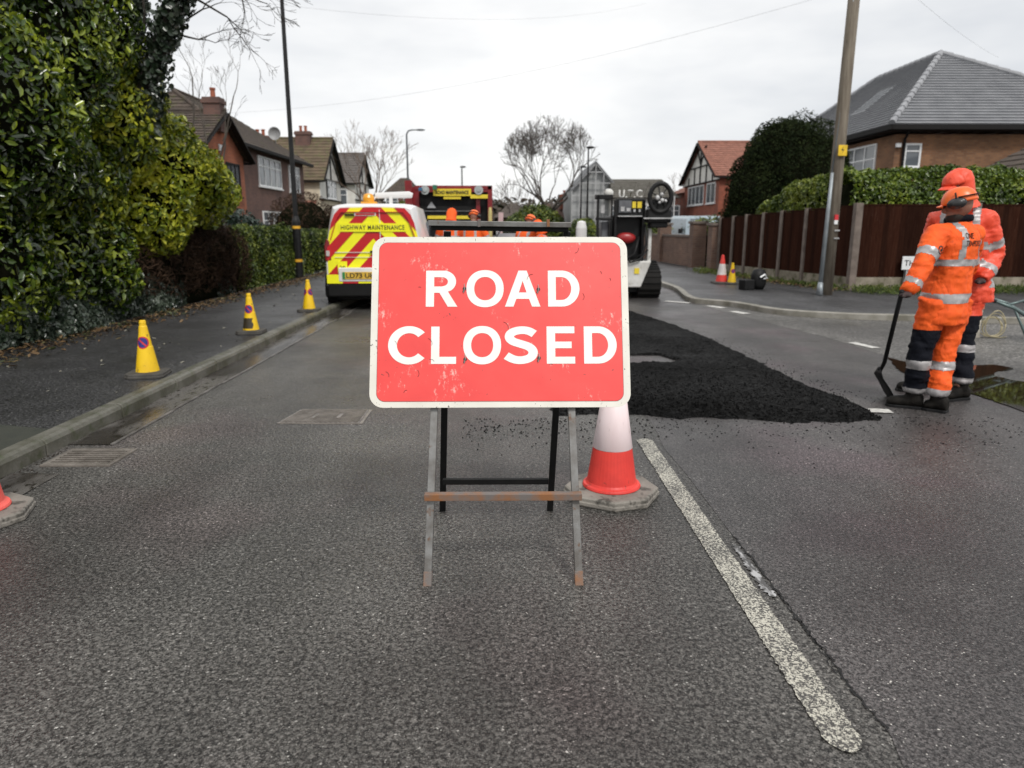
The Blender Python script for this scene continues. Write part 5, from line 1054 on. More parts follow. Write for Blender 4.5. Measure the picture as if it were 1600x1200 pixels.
mb = MB(); mb.bx(-.535, .035, -.125, -.112, .545, .665); np_ = mb.build('number_plate', mat('plate_amber', (.80, .50, .06), .4), t)
mb = MB(); mb.bx(-.533, -.488, -.127, -.1255, .547, .663); mb.build('green_flash', mat('flash_green', (.02, .25, .08), .4), np_)
text('lettering', 'LD73 UK', .49, .085, BLACK, np_, (-.225, -.1265, .605), (R(90), 0, 0), .02)
mb = MB()
for i in range(6):
    mb.mi = i % 2; a = -.80+i*.265; mb.bx(a, a+.264, -.1, -.085, .47 if i else .47, .50 if 0 < i < 5 else .62)
mb.build('bumper_tape', [CYE, CRD], t)
mb = MB(); mb.bx(-.62, -.46, -.034, -.024, .64, .84); st = mb.build('limit_sticker', CYE, t); text('lettering', '20', .10, .07, BLACK, st, (-.54, -.035, .73), (R(90), 0, 0), .02)
AMB = mat('beacon_amber', (.95, .42, .03), .3); mb = MB(); mb.bx(-.30, -.02, .8, 1.0, 1.815, 1.86); mb.lathe([(.10, 1.86), (.105, 1.93), (.08, 1.99), (.03, 2.005)], 16, (-.17, .9, 0)); mb.build('beacon', AMB, t, bev=.01)
mb = MB(); mb.tube([(-.05, .9, 1.97), (.56, .9, 1.985), (.62, .9, 1.97)], [(.02, .05), (.025, .06), (.01, .04)], 8); mb.bx(.2, .26, .86, .94, 1.81, 1.96); mb.build('roof_bar', WV, t)

# ================= BLACK AND RED TRUCK =================
TRED = mat('truck_red', (.22, .010, .014), .4, col2=(.16, .008, .010)); TBLK = mat('truck_black', (.006, .006, .007), .5, col2=(.012, .012, .012), spec=.2); SIGY = mat('sign_yellow', (.78, .62, .04), .5, col2=(.7, .52, .03)); GRM = mat('grey_metal', (.16, .17, .18), .5, .4, col2=(.1, .1, .11))
TY = 20.0; q = W(705, 400, TY); t = thing('truck', 'black tipper truck with a dark red frame and yellow maintenance boards, parked beyond the workers', 'truck', (q.x, TY, 0))
def pxp(name, m, specs, par=None, bev=0):
    mb = MB()
    for s in specs: mb.px(*s)
    return mb.build(name, m, par or t, world=True, bev=bev)
pxp('body', TBLK, [(650, 300, 766, 440, 20.2, 25)])
pxp('body_frame', TRED, [(648, 290, 768, 296, 20.0, 20.3), (763, 290, 769, 430, 20.0, 20.25), (745, 306, 750, 430, 20.05, 20.19), (648, 292, 654, 430, 20.02, 20.25)])
pxp('tailgate', TBLK, [(656, 322, 744, 400, 20.08, 20.19)]); pxp('tailgate_ribs', GRM, [(660, 329, 742, 330.5, 20.04, 20.08), (660, 345, 742, 346.5, 20.04, 20.08)])
mb = MB(); a, b, c = W(667, 325, 20), W(681, 325, 20), W(674, 315, 20); mb.add([a, b, c, a+Vector((0, .06, 0)), b+Vector((0, .06, 0)), c+Vector((0, .06, 0))], [(0, 1, 2), (3, 5, 4), (0, 3, 4, 1), (1, 4, 5, 2), (2, 5, 3, 0)]); mb.build('warning_triangle', mat('grey_plate', (.35, .36, .38), .5), t, world=True)
bd = pxp('name_board', SIGY, [(677, 295, 736, 306, 19.92, 20.0)]); a, b = W(678, 300.5, 19.91), W(735, 300.5, 19.91); mm = wm(t).inverted() @ ((a+b)/2)
text('lettering', 'ROAD MAINTENANCE', (b-a).length*.9, .10, BLACK, bd, mm, (R(90), 0, 0), .03)
pxp('yellow_marker', SIGY, [(693, 306.5, 720, 311, 19.95, 20.0), (735, 304, 762, 310, 19.9, 19.98)])
pxp('rear_bar_tape', SIGY, [(668, 337, 700, 342, 19.9, 19.96), (705, 337, 740, 342, 19.9, 19.96)])
for px_ in (664, 748):
    mb = MB(); q = W(px_, 297, 19.9); mb.lathe([(.12, 0), (.12, .03)], 18); mb.lathe([(.06, .03), (.05, .06)], 12); mb.v = [(v[0]+q.x, q.y-v[2], v[1]+q.z) for v in mb.v]; mb.build('work_lamp', mat('lamp_lens', (.42, .45, .45), .3), t, world=True)
pxp('side_post', TRED, [(637, 282, 643, 430, 19.6, 19.75)]); pxp('green_beacon', mat('green_lamp', (.02, .16, .09), .3), [(676, 289, 682, 296, 19.7, 19.9)]); pxp('blue_lamp', mat('blue_lamp', (.03, .14, .28), .3), [(654, 293, 659, 298, 19.7, 19.85)])
pxp('antenna', TBLK, [(721.5, 264, 722.5, 291, 20.6, 20.65)])
for s in (-1, 1): wheel(t, s*.9, .9, .45, .3); wheel(t, s*.9, 4.2, .45, .3)
pxp('cab', TRED, [(655, 292, 764, 440, 25.1, 27)], bev=.08); pxp('rear_bumper', GRM, [(655, 398, 765, 408, 20, 20.2)])
t = thing('marker_post', 'slim pale yellow post standing right of the truck', 'marker post', (W(766, 345, 19).x, 19, 0)); mb = MB(); mb.lathe([(.05, 0), (.05, 1.5), (.035, 1.62)], 10); z = W(766, 324, 19).z; mb.v = [(v[0], v[1], v[2]*z/1.62) for v in mb.v]; mb.build('post', mat('post_cream', (.6, .5, .2), .6), t)
t = thing('marker_post', 'leaning pale pink post beside the slim yellow post, right of the truck', 'marker post', (W(778, 345, 18.5).x, 18.5, 0)); mb = MB(); a, b = W(776, 345, 18.5), W(781, 332, 18.5); mb.bar((0, 0, 0), (.08, 0, b.z), .12, .08); mb.build('post', mat('post_pink', (.6, .42, .42), .6), t)
t = thing('bollard', 'white rounded bollard just left of the tracked machine', 'bollard', (W(908, 380, 16).x, 16, 0)); z = W(908, 345, 16).z; mb = MB(); mb.lathe([(.13, 0), (.125, z*.3), (.12, z*.9), (.09, z*.985), (.03, z)], 16); mb.build('post', WV, t, bev=.01); mb = MB(); mb.lathe([(.2, 0), (.2, .06), (.14, .08)], 16); mb.build('base', DRUB, t)
t = thing('sheet_rail', 'grey stacked barrier frame between the kneeling workers, just above the sign edge', 'barrier', (W(795, 366, 13.2).x, 13.2, 0)); mb = MB(); z = W(795, 360, 13.2).z
mb.tube([(-.22, 0, 0), (-.22, 0, z-.1), (-.15, 0, z), (.15, 0, z), (.22, 0, z-.1), (.22, 0, 0)], .022, 8); mb.build('rail', GRM, t); mb = MB(); mb.bx(-.2, .2, -.01, .01, z-.5, z-.05); mb.build('panel', mat('grey_plate', (.35, .36, .38), .5), t)

# ================= TRACKED MACHINE =================
MWH = mat('machine_white', (.66, .66, .64), .4, col2=(.5, .49, .46), vs=4, col3=(.15, .13, .11), s3=9, lo3=.6, hi3=.72); MBK = mat('machine_black', (.008, .008, .009), .5, col2=(.016, .016, .016), vs=4, spec=.25); LGT = mat('worn_chrome', (.6, .6, .6), .35, .3, col2=(.35, .35, .35))
MY = 14.3; q = W(966, 400, MY); t = thing('tracked_loader', 'white and black tracked paving machine seen from behind, right of the sign', 'tracked machine', (q.x, MY, 0))
for nm, p0, p1 in (('track', 999, 1034), ('track', 897, 932)):
    mb = MB(); a, b = W(p0, 440, MY).x, W(p1, 440, MY).x; prof = []
    for (cy, cz, r, s0, s1) in ((14.62, .30, .29, 270, 110), (14.95, .55, .17, 130, 80), (16.1, .34, .26, 80, -90)):
        prof += [(cy+r*math.cos(R(s0+(s1-s0)*i/7)), cz+r*math.sin(R(s0+(s1-s0)*i/7))) for i in range(8)]
    prof = [(y, max(.012, z)) for y, z in prof]; mb.prism(prof, (a, 0, 0), (0, 1, 0), (0, 0, 1), (b-a, 0, 0)); tr = mb.build(nm, TYRE, t, world=True)
    mb = MB(); c = prof+[prof[0]]; dist = 0; 
    for u, v in zip(c, c[1:]):
        l = math.hypot(v[0]-u[0], v[1]-u[1]); s = (-dist) % .12
        while s < l: y, z = u[0]+(v[0]-u[0])*s/l, u[1]+(v[1]-u[1])*s/l; mb.box(((a+b)/2, y, max(.03, z)), (b-a+.01, .035, .035), Matrix.Rotation(math.atan2(v[1]-u[1], v[0]-u[0]), 3, 'X')); s += .12
        dist += l
    mb.build('track_lug', TYRE, tr, world=True)
pxp('rear_body', MWH, [(934, 412, 997, 447, 14.35, 15.9)], bev=.05); 
mb = MB(); a, b, c, d = W(975, 449, 14.3), W(1001, 449, 14.3), W(1018, 408, 14.3), W(975, 408, 14.3); dy = Vector((0, .25, 0)); mb.add([a, b, c, d, a+dy, b+dy, c+dy, d+dy], [(3, 2, 1, 0), (4, 5, 6, 7), (0, 1, 5, 4), (1, 2, 6, 5), (2, 3, 7, 6), (3, 0, 4, 7)]); mb.build('counterweight', MWH, t, world=True, bev=.02)
pxp('belly', MBK, [(934, 446, 998, 456, 14.5, 15.8)]); pxp('hazard_sticker', SIGY, [(991, 419, 999, 428, 14.285, 14.298)])
pxp('engine_housing', MBK, [(954, 336, 1003, 412, 14.5, 15.9)], bev=.04)
pxp('cab_side', MBK, [(931, 305, 937, 410, 14.4, 14.5), (953, 305, 958, 410, 14.4, 14.5), (931, 304, 958, 311, 14.4, 14.6), (931, 340, 958, 344, 14.4, 14.5)], bev=.01); pxp('side_tank', GRM, [(938, 345, 952, 405, 14.55, 14.9)], bev=.03)
pxp('mirror_glass', LGT, [(939, 320, 945, 333, 14.5, 14.55)]); pxp('head_plate', MBK, [(963, 310, 1008, 340, 14.35, 14.5)], bev=.015); pxp('grey_panel', GRM, [(967, 313, 987, 332, 14.32, 14.35)]); pxp('yellow_label', SIGY, [(988, 315, 994, 325, 14.31, 14.35), (996, 315, 1003, 325, 14.31, 14.35)])
pxp('white_label', LGT, [(970, 323, 976, 330, 14.30, 14.319), (979, 325, 985, 330, 14.30, 14.319), (990, 327, 993, 331, 14.30, 14.349), (998, 327, 1001, 331, 14.30, 14.349)]); pxp('head_rail', LGT, [(966, 337, 1004, 338.5, 14.25, 14.34)])
mm = wm(t).inverted() @ W(985, 303, 14.4); text('lettering', 'U.T.C', .46, .16, MWH, t, mm, (R(90), 0, 0), .03, .03, 1.1)
mb = MB(); q = W(951, 302, 14.6); mb.ell(q, (.10, .1, .09)); mb.build('white_cap', MWH, t, smooth=True, world=True)
mb = MB(); q = W(1032, 309, 14.2); pts = [(q.x+.21*math.cos(a_), q.y, q.z+.27*math.sin(a_)) for a_ in np.linspace(0, 2*PI, 25)]; mb.tube(pts, .045, 8, cap=False); mb.build('hose_reel', MBK, t, smooth=True, world=True)
mb = MB(); random.seed(2); 
for i in range(7): a_ = i*.9; mb.bar(q, q+Vector((.2*math.cos(a_), .02, .24*math.sin(a_))), .02)
mb.build('reel_spokes', MBK, t, world=True)
mb = MB(); 
for dx, dz, s in ((-.06, .0, .05), (.02, .06, .04), (.03, -.05, .045), (-.02, -.09, .03), (.1, -.06, .03)): mb.ell(q+Vector((dx, -.02, dz)), (s, .03, s), 8, 6)
mb.build('reel_fittings', LGT, t, smooth=True, world=True)
pxp('reel_box', MBK, [(1019, 310, 1046, 328, 14.24, 14.3), (1012, 326, 1050, 348, 14.2, 14.7), (1016, 345, 1044, 356, 14.25, 14.6)], bev=.03); pxp('reel_bracket', LGT, [(1006, 340, 1052, 342, 14.15, 14.2), (1052, 306, 1055, 338, 14.2, 14.25)]); pxp('white_post', MWH, [(1011, 357, 1019, 412, 14.4, 14.55)], bev=.02)
pxp('frame_column', MBK, [(1001, 312, 1009, 412, 14.35, 14.5), (958, 312, 965, 412, 14.35, 14.5)], bev=.01)
mb = MB(); q = W(978, 372, 14.42); mb.ell(q, (.2, .08, .11)); mb.build('red_tank', mat('tank_red', (.35, .02, .02), .35), t, smooth=True, world=True)
mb = MB()
for a, b, c, d in (((985, 405), (1003, 398), (1010, 380), (1008, 350)), ((975, 395), (985, 410), (1000, 405), (1012, 390)), ((968, 390), (980, 404), (992, 396), (998, 370))):
    mb.tube([W(*a, 14.32), W(*b, 14.25), W(*c, 14.25), W(*d, 14.32)], .022, 8)
for z_ in range(8): q = W(1004, 316+z_*6, 14.33); mb.ell(q, (.012, .012, .012), 6, 4)
mb.build('hydraulic_hose', MBK, t, smooth=True, world=True)

# parked vehicle behind the gate
t = thing('parked_van', 'pale blue van parked on the driveway behind the black gate', 'van', (7.75, 26.4, .09))
mb = MB(); VB = mat('van_pale_blue', (.36, .43, .47), .35, col2=(.28, .34, .38))
mb.rings([[(x, y, z) for x, z in ((-h1, .3), (-h1, .95), (-h2, zt-.1), (-h2+.15, zt), (h2-.15, zt), (h2, zt-.1), (h1, .95), (h1, .3))] for y, h1, h2, zt in ((0, .78, .60, .95), (.25, .86, .66, 1.05), (.9, .88, .68, 1.2), (1.5, .9, .72, 1.75), (4.2, .9, .74, 1.8), (4.4, .86, .7, 1.7))]); mb.build('body', VB, t, bev=.03)
mb = MB(); mb.add([(-.62, .93, 1.22), (.62, .93, 1.22), (.6, 1.40, 1.66), (-.6, 1.40, 1.66), (-.62, 1.0, 1.2), (.62, 1.0, 1.2), (.6, 1.5, 1.64), (-.6, 1.5, 1.64)], [(0, 1, 2, 3), (7, 6, 5, 4), (0, 4, 5, 1), (2, 6, 7, 3), (1, 5, 6, 2), (0, 3, 7, 4)]); mb.build('windscreen', GLASS, t)
mb = MB(); mb.bx(-.8, .8, -.08, .1, .25, .6); mb.build('bumper', BPL, t, bev=.03)
for s in (-1, 1): mb = MB(); mb.bx(s*.5, s*.76, -.03, .08, .66, .84); mb.build('headlight', LGT, t, bev=.02); wheel(t, s*.8, .8, .32, .2); wheel(t, s*.8, 3.5, .32, .2); mb = MB(); mb.bx(s*.92, s*1.08, 1.2, 1.3, 1.1, 1.28); mb.build('mirror', BPL, t, bev=.02)

# cones and bin by the fence
def far_cone():
    p = G(1127, 443, .09); t = thing('traffic_cone', 'red and white traffic cone standing on the far right pavement by the fence', 'traffic cone', (p.x, p.y, .09), 0, 'red and white cones'); cone_base(t, .46, .1, .05, DRUB); r = lambda z: .14-(z-.05)*(.14-.03)/.85; H = W(1127, 398, p.y).z-.09
    k = H/.90; mb = MB(); mb.lathe([(r(z), z*k) for z in (.05, .25)]+[(r(.25)-.002, .25*k)]+[(r(z), z*k) for z in (.3, .6, .89)]+[(.02, .9*k)], 24); mb.build('cone_body', CRED, t); mb = MB(); mb.lathe([(r(.28)+.002, .28*k), (r(.62)+.002, .62*k)], 24, closed=False); mb.build('reflective_sleeve', mat('sleeve_white', (.72, .68, .66), .5, col2=(.55, .5, .48)), t, smooth=True)
far_cone()
p = G(1143, 444, .09); o = yellow_cone((p.x, p.y, .09), R(5), 'small yellow no waiting cone on the far right pavement beside the red and white cone'); 
p = G(1184, 452, .09); t = thing('black_caddy', 'small black tub and bag with a pale patch lying at the foot of the fence', 'bin', (p.x, p.y, .09), .3)
mb = MB(); mb.rings([[(math.cos(a)*r, math.sin(a)*r*.8, z) for a in np.linspace(0, 2*PI, 13)[:-1]] for r, z in ((.12, 0), (.17, .1), (.18, .3), (.13, .42), (.05, .44))]); mb.build('bag', BPL, t, smooth=True); mb = MB(); mb.bx(-.42, -.17, -.12, .12, 0, .22); mb.build('tub', BPL, t, bev=.02); mb = MB(); mb.tube([(-.08, -.165, .27), (.02, -.175, .33), (.1, -.16, .25), (.0, -.17, .24)], .018, 6); mb.build('pale_handle', UPVC, t)
# standpipe with coiled hose
p = G(1522, 527); t = thing('standpipe', 'short white standpipe with an orange top on the road behind the workers', 'standpipe', p)
mb = MB(); h = W(1522, 480, p.y).z; mb.lathe([(.065, 0), (.06, .03), (.055, h-.1), (.06, h-.09), (.06, h-.02)], 16); mb.build('pipe', mat('pipe_offwhite', (.6, .57, .5), .5, col2=(.4, .36, .3)), t, bev=.003); mb = MB(); mb.lathe([(.07, h-.02), (.07, h+.03), (.04, h+.06)], 16); mb.build('cap', mat('cap_orange', (.75, .22, .12), .5), t)
t = thing('hose', 'pale yellow coil of hose leaning beside the white standpipe', 'hose', p+Vector((.13, -.06, 0))); mb = MB()
for k_, (rx_, rz_, c_) in enumerate(((.13, .17, .19), (.15, .15, .17), (.12, .13, .15), (.16, .12, .14))): mb.tube([(.06+rx_*math.cos(a_), .03*k_-.04+.02*math.sin(2*a_), c_+rz_*math.sin(a_)) for a_ in np.linspace(0, 2*PI, 22)], .007, 6)
mb.tube([(-.05, 0, .03), (.1, -.05, .012), (.22, -.02, .012), (.28, .04, .012)], .007, 6)
mb.build('coil', mat('hose_cream', (.55, .48, .30), .5), t, smooth=True)
# wheelbarrow: handles and legs run out of the frame to the right
t = thing('wheelbarrow', 'upturned handles of a grey green wheelbarrow entering at the right edge of the photo', 'wheelbarrow', (6.9, 8.7, 0)); BT = mat('barrow_tube', (.12, .17, .165), .35, .4, col2=(.08, .11, .11))
mb = MB()
a0, a1_, a2_ = W(1526, 459, 9.0), W(1574, 474, 8.9), W(1650, 520, 8.7); b0, b1_, b2_ = W(1540, 465, 8.45), W(1585, 482, 8.4), W(1655, 528, 8.3)
c0, c1_, c2_ = W(1573, 463, 8.8), W(1598, 470, 8.7), W(1640, 492, 8.6)
mb.tube([a0, a1_, a2_, a2_+Vector((.35, -.2, -.1))], .019, 8); mb.tube([b0, b1_, b2_, b2_+Vector((.4, .05, -.08))], .019, 8); mb.tube([W(1570, 478, 8.6), c1_, c2_, c2_+Vector((.3, 0, .05))], .016, 8); mb.tube([a1_, b1_], .014, 8); mb.tube([b1_, Vector((b1_.x+.25, b1_.y, .02)), Vector((b1_.x+.55, b1_.y, .02)), b2_], .015, 8); mb.build('frame', BT, t, smooth=True, world=True)
mb = MB(); mb.tube([a0, a0.lerp(a1_, .35)], .024, 8); mb.tube([b0, b0.lerp(b1_, .35)], .024, 8); mb.build('grip', BPL, t, world=True)
bx0 = b2_+Vector((.05, .2, 0)); mb = MB(); mb.rings([[(bx0.x+x, bx0.y+y, z) for x, y in ((-.0+k, -.25+k), (.7-k, -.25+k), (.7-k, .3-k), (-.0+k, .3-k))] for k, z in ((.14, .28), (0, .62), (.02, .62), (.15, .31))]); mb.build('tray', BT, t, world=True)
mb = MB(); mb.lathe([(.19, -.04), (.2, 0), (.19, .04), (.1, .03), (.1, -.03)], 20); mb.v = [(v[0]+bx0.x+.8, v[2]+bx0.y+.02, v[1]+.2) for v in mb.v]; mb.build('wheel', TYRE, t, world=True)

# ================= PEOPLE =================
SKIN = mat('skin', (.30, .15, .10), .55, col2=(.24, .11, .075), vs=12); HAIR = mat('dark_hair', (.02, .014, .01), .8)
def cloth(name, col, col2, rough=.75):
    m, N, L, B = nmat(name); n = tex(N, L, 'Noise', 7, Detail=5, Roughness=.6); r = ramp(N, .3, col, .75, col2); L.new(n.outputs[0], r.inputs[0])
    g = tex(N, L, 'Noise', 26, Detail=4); rg_ = ramp(N, .62, (0, 0, 0), .8, (.6, .6, .6)); L.new(g.outputs[0], rg_.inputs[0]); L.new(mixc(N, L, rg_.outputs[0], r.outputs[0], tuple(x*.35 for x in col2)), B.inputs['Base Color'])
    B.inputs['Roughness'].default_value = rough; w1 = tex(N, L, 'Noise', 11, (1, 1, .55), Detail=3, Distortion=1.2); b = bump(N, L, B, w1.outputs[0], .55, .03); w2 = tex(N, L, 'Noise', 240); bump(N, L, B, w2.outputs[0], .25, .002, b); return m
ORG = cloth('hivis_orange', (.90, .118, .006), (.80, .085, .005)); CORAL = cloth('hivis_coral', (.86, .088, .035), (.74, .065, .028), .5); NAVY = cloth('navy_panel', (.006, .007, .011), (.010, .011, .016)); NAVY.node_tree.nodes['Principled BSDF'].inputs['Specular IOR Level'].default_value = .1; REFL = mat('reflective_tape', (.44, .42, .42), .4, .25, col2=(.30, .29, .29), vs=12, bmp=.4, bs=25, bd=.008); BOOT = mat('boot_black', (.007, .0065, .006), .6, spec=.08, col2=(.018, .016, .014), vs=14, bmp=.5, bs=40, bd=.006); GLOVE = mat('glove_dark', (.05, .022, .02), .8, col2=(.03, .02, .02)); PRINT = mat('jacket_print', (.10, .03, .015), .6)
def segd(p, a, b):
    ab = b-a; t = max(0, min(1, (p-a).dot(ab)/max(1e-9, ab.length_squared))); return (p-a-ab*t).length, t
def split_faces(src, name, m, fn, parent, off=.002):
    me = src.data; bm = bmesh.new(); bm.from_mesh(me); bm.normal_update(); dl = [f for f in bm.faces if not fn(f.calc_center_median())]
    bmesh.ops.delete(bm, geom=dl, context='FACES')
    if not bm.faces: bm.free(); return None
    for v in bm.verts: v.co += v.normal*off
    n = bpy.data.meshes.new(name); bm.to_mesh(n); bm.free(); n.materials.clear(); n.materials.append(m)
    o = bpy.data.objects.new(name, n); C.objects.link(o); o.parent = parent; return o
def wrinkle(o, amp=.006, s=9, st=(1, 1, .6)):
    for v in o.data.vertices:
        p = v.co; q = Vector((p.x*s*st[0], p.y*s*st[1], p.z*s*st[2])); v.co += v.normal*(noise.noise(q)*amp+abs(noise.noise(q*2.1+Vector((5, 1, 2))))*amp*-.9)
def hand(mb, wrist, d, pn, thumb, curl=.8, s=1.0):
    # d: along the hand, pn: palm normal (fingers curl towards it), thumb: side direction
    w_, d, pn, th = Vector(wrist), Vector(d).normalized(), Vector(pn).normalized(), Vector(thumb).normalized()
    mb.tube([w_-d*.02, w_+d*.02, w_+d*.055, w_+d*.092], [(.026*s, .022*s), (.034*s, .02*s), (.041*s, .018*s), (.037*s, .015*s)], 10)
    for i, (ln, o_) in enumerate(((.072, .031), (.082, .011), (.076, -.010), (.060, -.029))):
        p = w_+d*(.088-.004*abs(i-1))+th*o_*s; a = .25; pts = [p]
        for k, f in enumerate((.45, .32, .23)):
            a += curl*(.95-.1*k)+i*.03; dd = d*math.cos(a)+pn*math.sin(a); p = p+dd*ln*f*s; pts.append(p)
        mb.tube(pts, [.0098*s, .009*s, .0082*s, .007*s], 8)
    p = w_+d*.03+th*.03*s; mb.tube([p, p+(d*.5+th*.75+pn*.3).normalized()*.038*s, p+(d*.5+th*.75+pn*.3).normalized()*.038*s+(d*.6+pn*.8*curl+th*.05).normalized()*.045*s], [.014*s, .011*s, .0085*s], 8)
def person(label, J, fwd, look, jm, tm, head='helmet', vox=.012, legc=(None, None), group=None, name='person', hands=True, bands=True, arm_sp=1.0, hem=.0):
    """J: world joints; fwd: chest direction; look: face direction"""
    base = Vector((J['pelvis'].x, J['pelvis'].y, 0)); t = thing(name, label, 'person', base, 0, group)
    J = {k: v-base for k, v in J.items()}; F = Vector(fwd).normalized(); S = Vector((F.y, -F.x, 0)); U = Vector((0, 0, 1)); LK = Vector(look).normalized(); hd = J['head']; LS = Vector((LK.y, -LK.x, 0)).normalized(); LU = LS.cross(LK).normalized()
    nb, pv = J['neck'], J['pelvis']
    def ring(c, a, b, n=18, e=.85): return [c+S*(abs(math.cos(q))**e*(1 if math.cos(q) > 0 else -1)*a)+F*(math.sin(q)*b) for q in [2*PI*i/n for i in range(n)]]
    def torso(mb, spec): mb.rings([ring(pv.lerp(nb, s)+F*o, a, b) for s, a, b, o in spec])
    # body: one continuous surface
    mb = MB(); torso(mb, [(-.10, .13, .09, 0), (.0, .16, .11, 0), (.25, .145, .10, 0), (.6, .165, .11, 0), (.85, .17, .10, -.01), (.97, .10, .07, -.01)])
    mb.tube([nb-U*.06, nb+U*.05, hd-U*.05], [.062, .056, .055], 10)
    rot = Matrix((LS, LK, LU)).transposed(); mb.ell(hd+LU*.02-LK*.008, (.074, .092, .105), 16, 12, rot); mb.ell(hd-LU*.055+LK*.03, (.052, .055, .055), 12, 8, rot)
    mb.ell(hd+LK*.092-LU*.012, (.012, .018, .024), 8, 6, rot); mb.ell(hd+LK*.080-LU*.058, (.024, .012, .008), 8, 6, rot); mb.ell(hd+LK*.076+LU*.028, (.05, .014, .008), 8, 6, rot)
    for s in (-1, 1): mb.ell(hd+LS*s*.078-LK*.008-LU*.005, (.010, .020, .032), 8, 6, rot)
    for s in 'LR':
        a, b, c = J['sh'+s], J['el'+s], J['wr'+s]; mb.tube([nb.lerp(a, .4)-U*.03, a, a.lerp(b, .5), b, b.lerp(c, .4), c], [.06, .058, .048, .040, .038, .027], 10)
        a, b, c = J['hip'+s], J['kn'+s], J['an'+s]; mb.tube([a+U*.03, a.lerp(b, .5), b, b.lerp(c, .35), c], [.09, .078, .056, .056, .040], 10)
        mb.tube([c, J['toe'+s].lerp(c, .75)], [.04, .03], 8)
        dr = (J['wr'+s]-J['el'+s]).normalized(); 
        if hands: hand(mb, J['wr'+s], J.get('hd'+s, dr), J.get('pn'+s, F), J.get('th'+s, F), .8)
    body = mb.build('body', SKIN, t, smooth=True); remesh(body, .007 if vox < .02 else .02, 2)
    for hs in ('LR' if hands else ''): split_faces(body, 'glove', GLOVE, lambda p: (p-(J['wr'+hs]+J.get('hd'+hs, J['wr'+hs]-J['el'+hs]).normalized()*.08)).length < .13, body, .0025)
    for s in (-1, 1): mb = MB(); mb.ell(hd+LK*.083+LS*s*.03+LU*.014, (.011, .006, .007), 8, 6, rot); mb.build('eye', HAIR, body)
    # jacket
    mb = MB(); L_ = (nb-pv).length; h0 = -hem/L_
    torso(mb, [(h0-.02, .205, .16, .01), (h0+.05, .212, .165, .01), (.12, .197, .15, .01), (.35, .195, .145, 0), (.6, .205, .15, 0), (.78, .212, .145, -.01), (.90, .19, .125, -.015), (.99, .11, .095, -.01), (1.04, .085, .085, 0)])
    for s in 'LR':
        a, b, c = J['sh'+s], J['el'+s], J['wr'+s]; ed = (c-b).normalized(); k = arm_sp
        mb.tube([nb.lerp(a, .45)-U*.035, a-U*.01, a.lerp(b, .35), a.lerp(b, .7), b, b.lerp(c, .3), b.lerp(c, .7), c-ed*.0], [.075, .090*k, .086*k, .078*k, .074*k, .072*k, .064*k, .052*k], 14)
    jk = mb.build('jacket', jm, t, smooth=True); remesh(jk, vox, 4); wrinkle(jk, .015 if vox < .02 else .0, 4.5, (1, 1, 2.4)); wrinkle(jk, .006 if vox < .02 else .0, 12, (1, 1, 1.8))
    def arm_of(p):
        best = None
        for s in 'LR':
            d1, t1 = segd(p, J['sh'+s], J['el'+s]); d2, t2 = segd(p, J['el'+s], J['wr'+s])
            if (d2 < .10*arm_sp and d2 <= d1) : best = (s, 1+t2)
            elif d1 < .105*arm_sp and t1 > .22: best = (s, t1)
        return best
    ZT = nb.z-pv.z
    def isband(p):
        ar = arm_of(p)
        if ar: return .58 < ar[1] < .78 or 1.52 < ar[1] < 1.72
        f = (p.z-pv.z)/ZT; x = (p-pv.lerp(nb, f)).dot(S)
        if -.03 < f-.02 < .085 or .46 < f < .56: return True
        return f >= .56 and .085 < abs(x)-(.02*(1-f)) < .135
    if bands: split_faces(jk, 'reflective_tape', REFL, isband, jk)
    mb = MB(); cr_ = [nb+U*(.0)+(S*math.cos(q)*.083+F*math.sin(q)*.088)+U*(.035-.012*math.sin(q)) for q in np.linspace(0, 2*PI, 20)]; mb.tube(cr_, [(.012, .024)]*20, 8, cap=False); mb.build('collar', NAVY if head == 'helmet' else jm, jk, smooth=True)
    # trousers
    mb = MB(); torso(mb, [(-.20, .15, .12, 0), (-.05, .185, .145, 0), (.08, .18, .14, 0), (.2, .16, .12, 0)])
    for s in 'LR':
        a, b, c = J['hip'+s], J['kn'+s], J['an'+s]; mb.tube([a+U*.05, a-U*.04, a.lerp(b, .5), b+U*.02, b-U*.05, b.lerp(c, .5), c+U*.09, c+U*.015], [.11, .112, .098, .088, .086, .083, .082, .080], 14)
    tr = mb.build('trousers', tm, t, smooth=True); remesh(tr, vox, 4); wrinkle(tr, .014 if vox < .02 else 0, 5.5, (1, 1, 2.6)); wrinkle(tr, .006 if vox < .02 else .0, 14, (1, 1, 2.2))
    def leg(p):
        dl = min(segd(p, J['hipL'], J['knL'])[0], segd(p, J['knL'], J['anL'])[0]); dr = min(segd(p, J['hipR'], J['knR'])[0], segd(p, J['knR'], J['anR'])[0]); return 'L' if dl < dr else 'R'
    nz_ = lambda s: (J['hip'+s].z*.77, J['an'+s].z+.02)
    if legc != (None, None):
        split_faces(tr, 'dark_panel', NAVY, lambda p: (leg(p) in legc) and p.z < nz_(leg(p))[0], tr, .0025)
    if bands: split_faces(tr, 'reflective_tape', REFL, lambda p: J['kn'+leg(p)].z-.10 < p.z < J['kn'+leg(p)].z-.035 or J['an'+leg(p)].z+.0 < p.z < J['an'+leg(p)].z+.065, tr, .005)
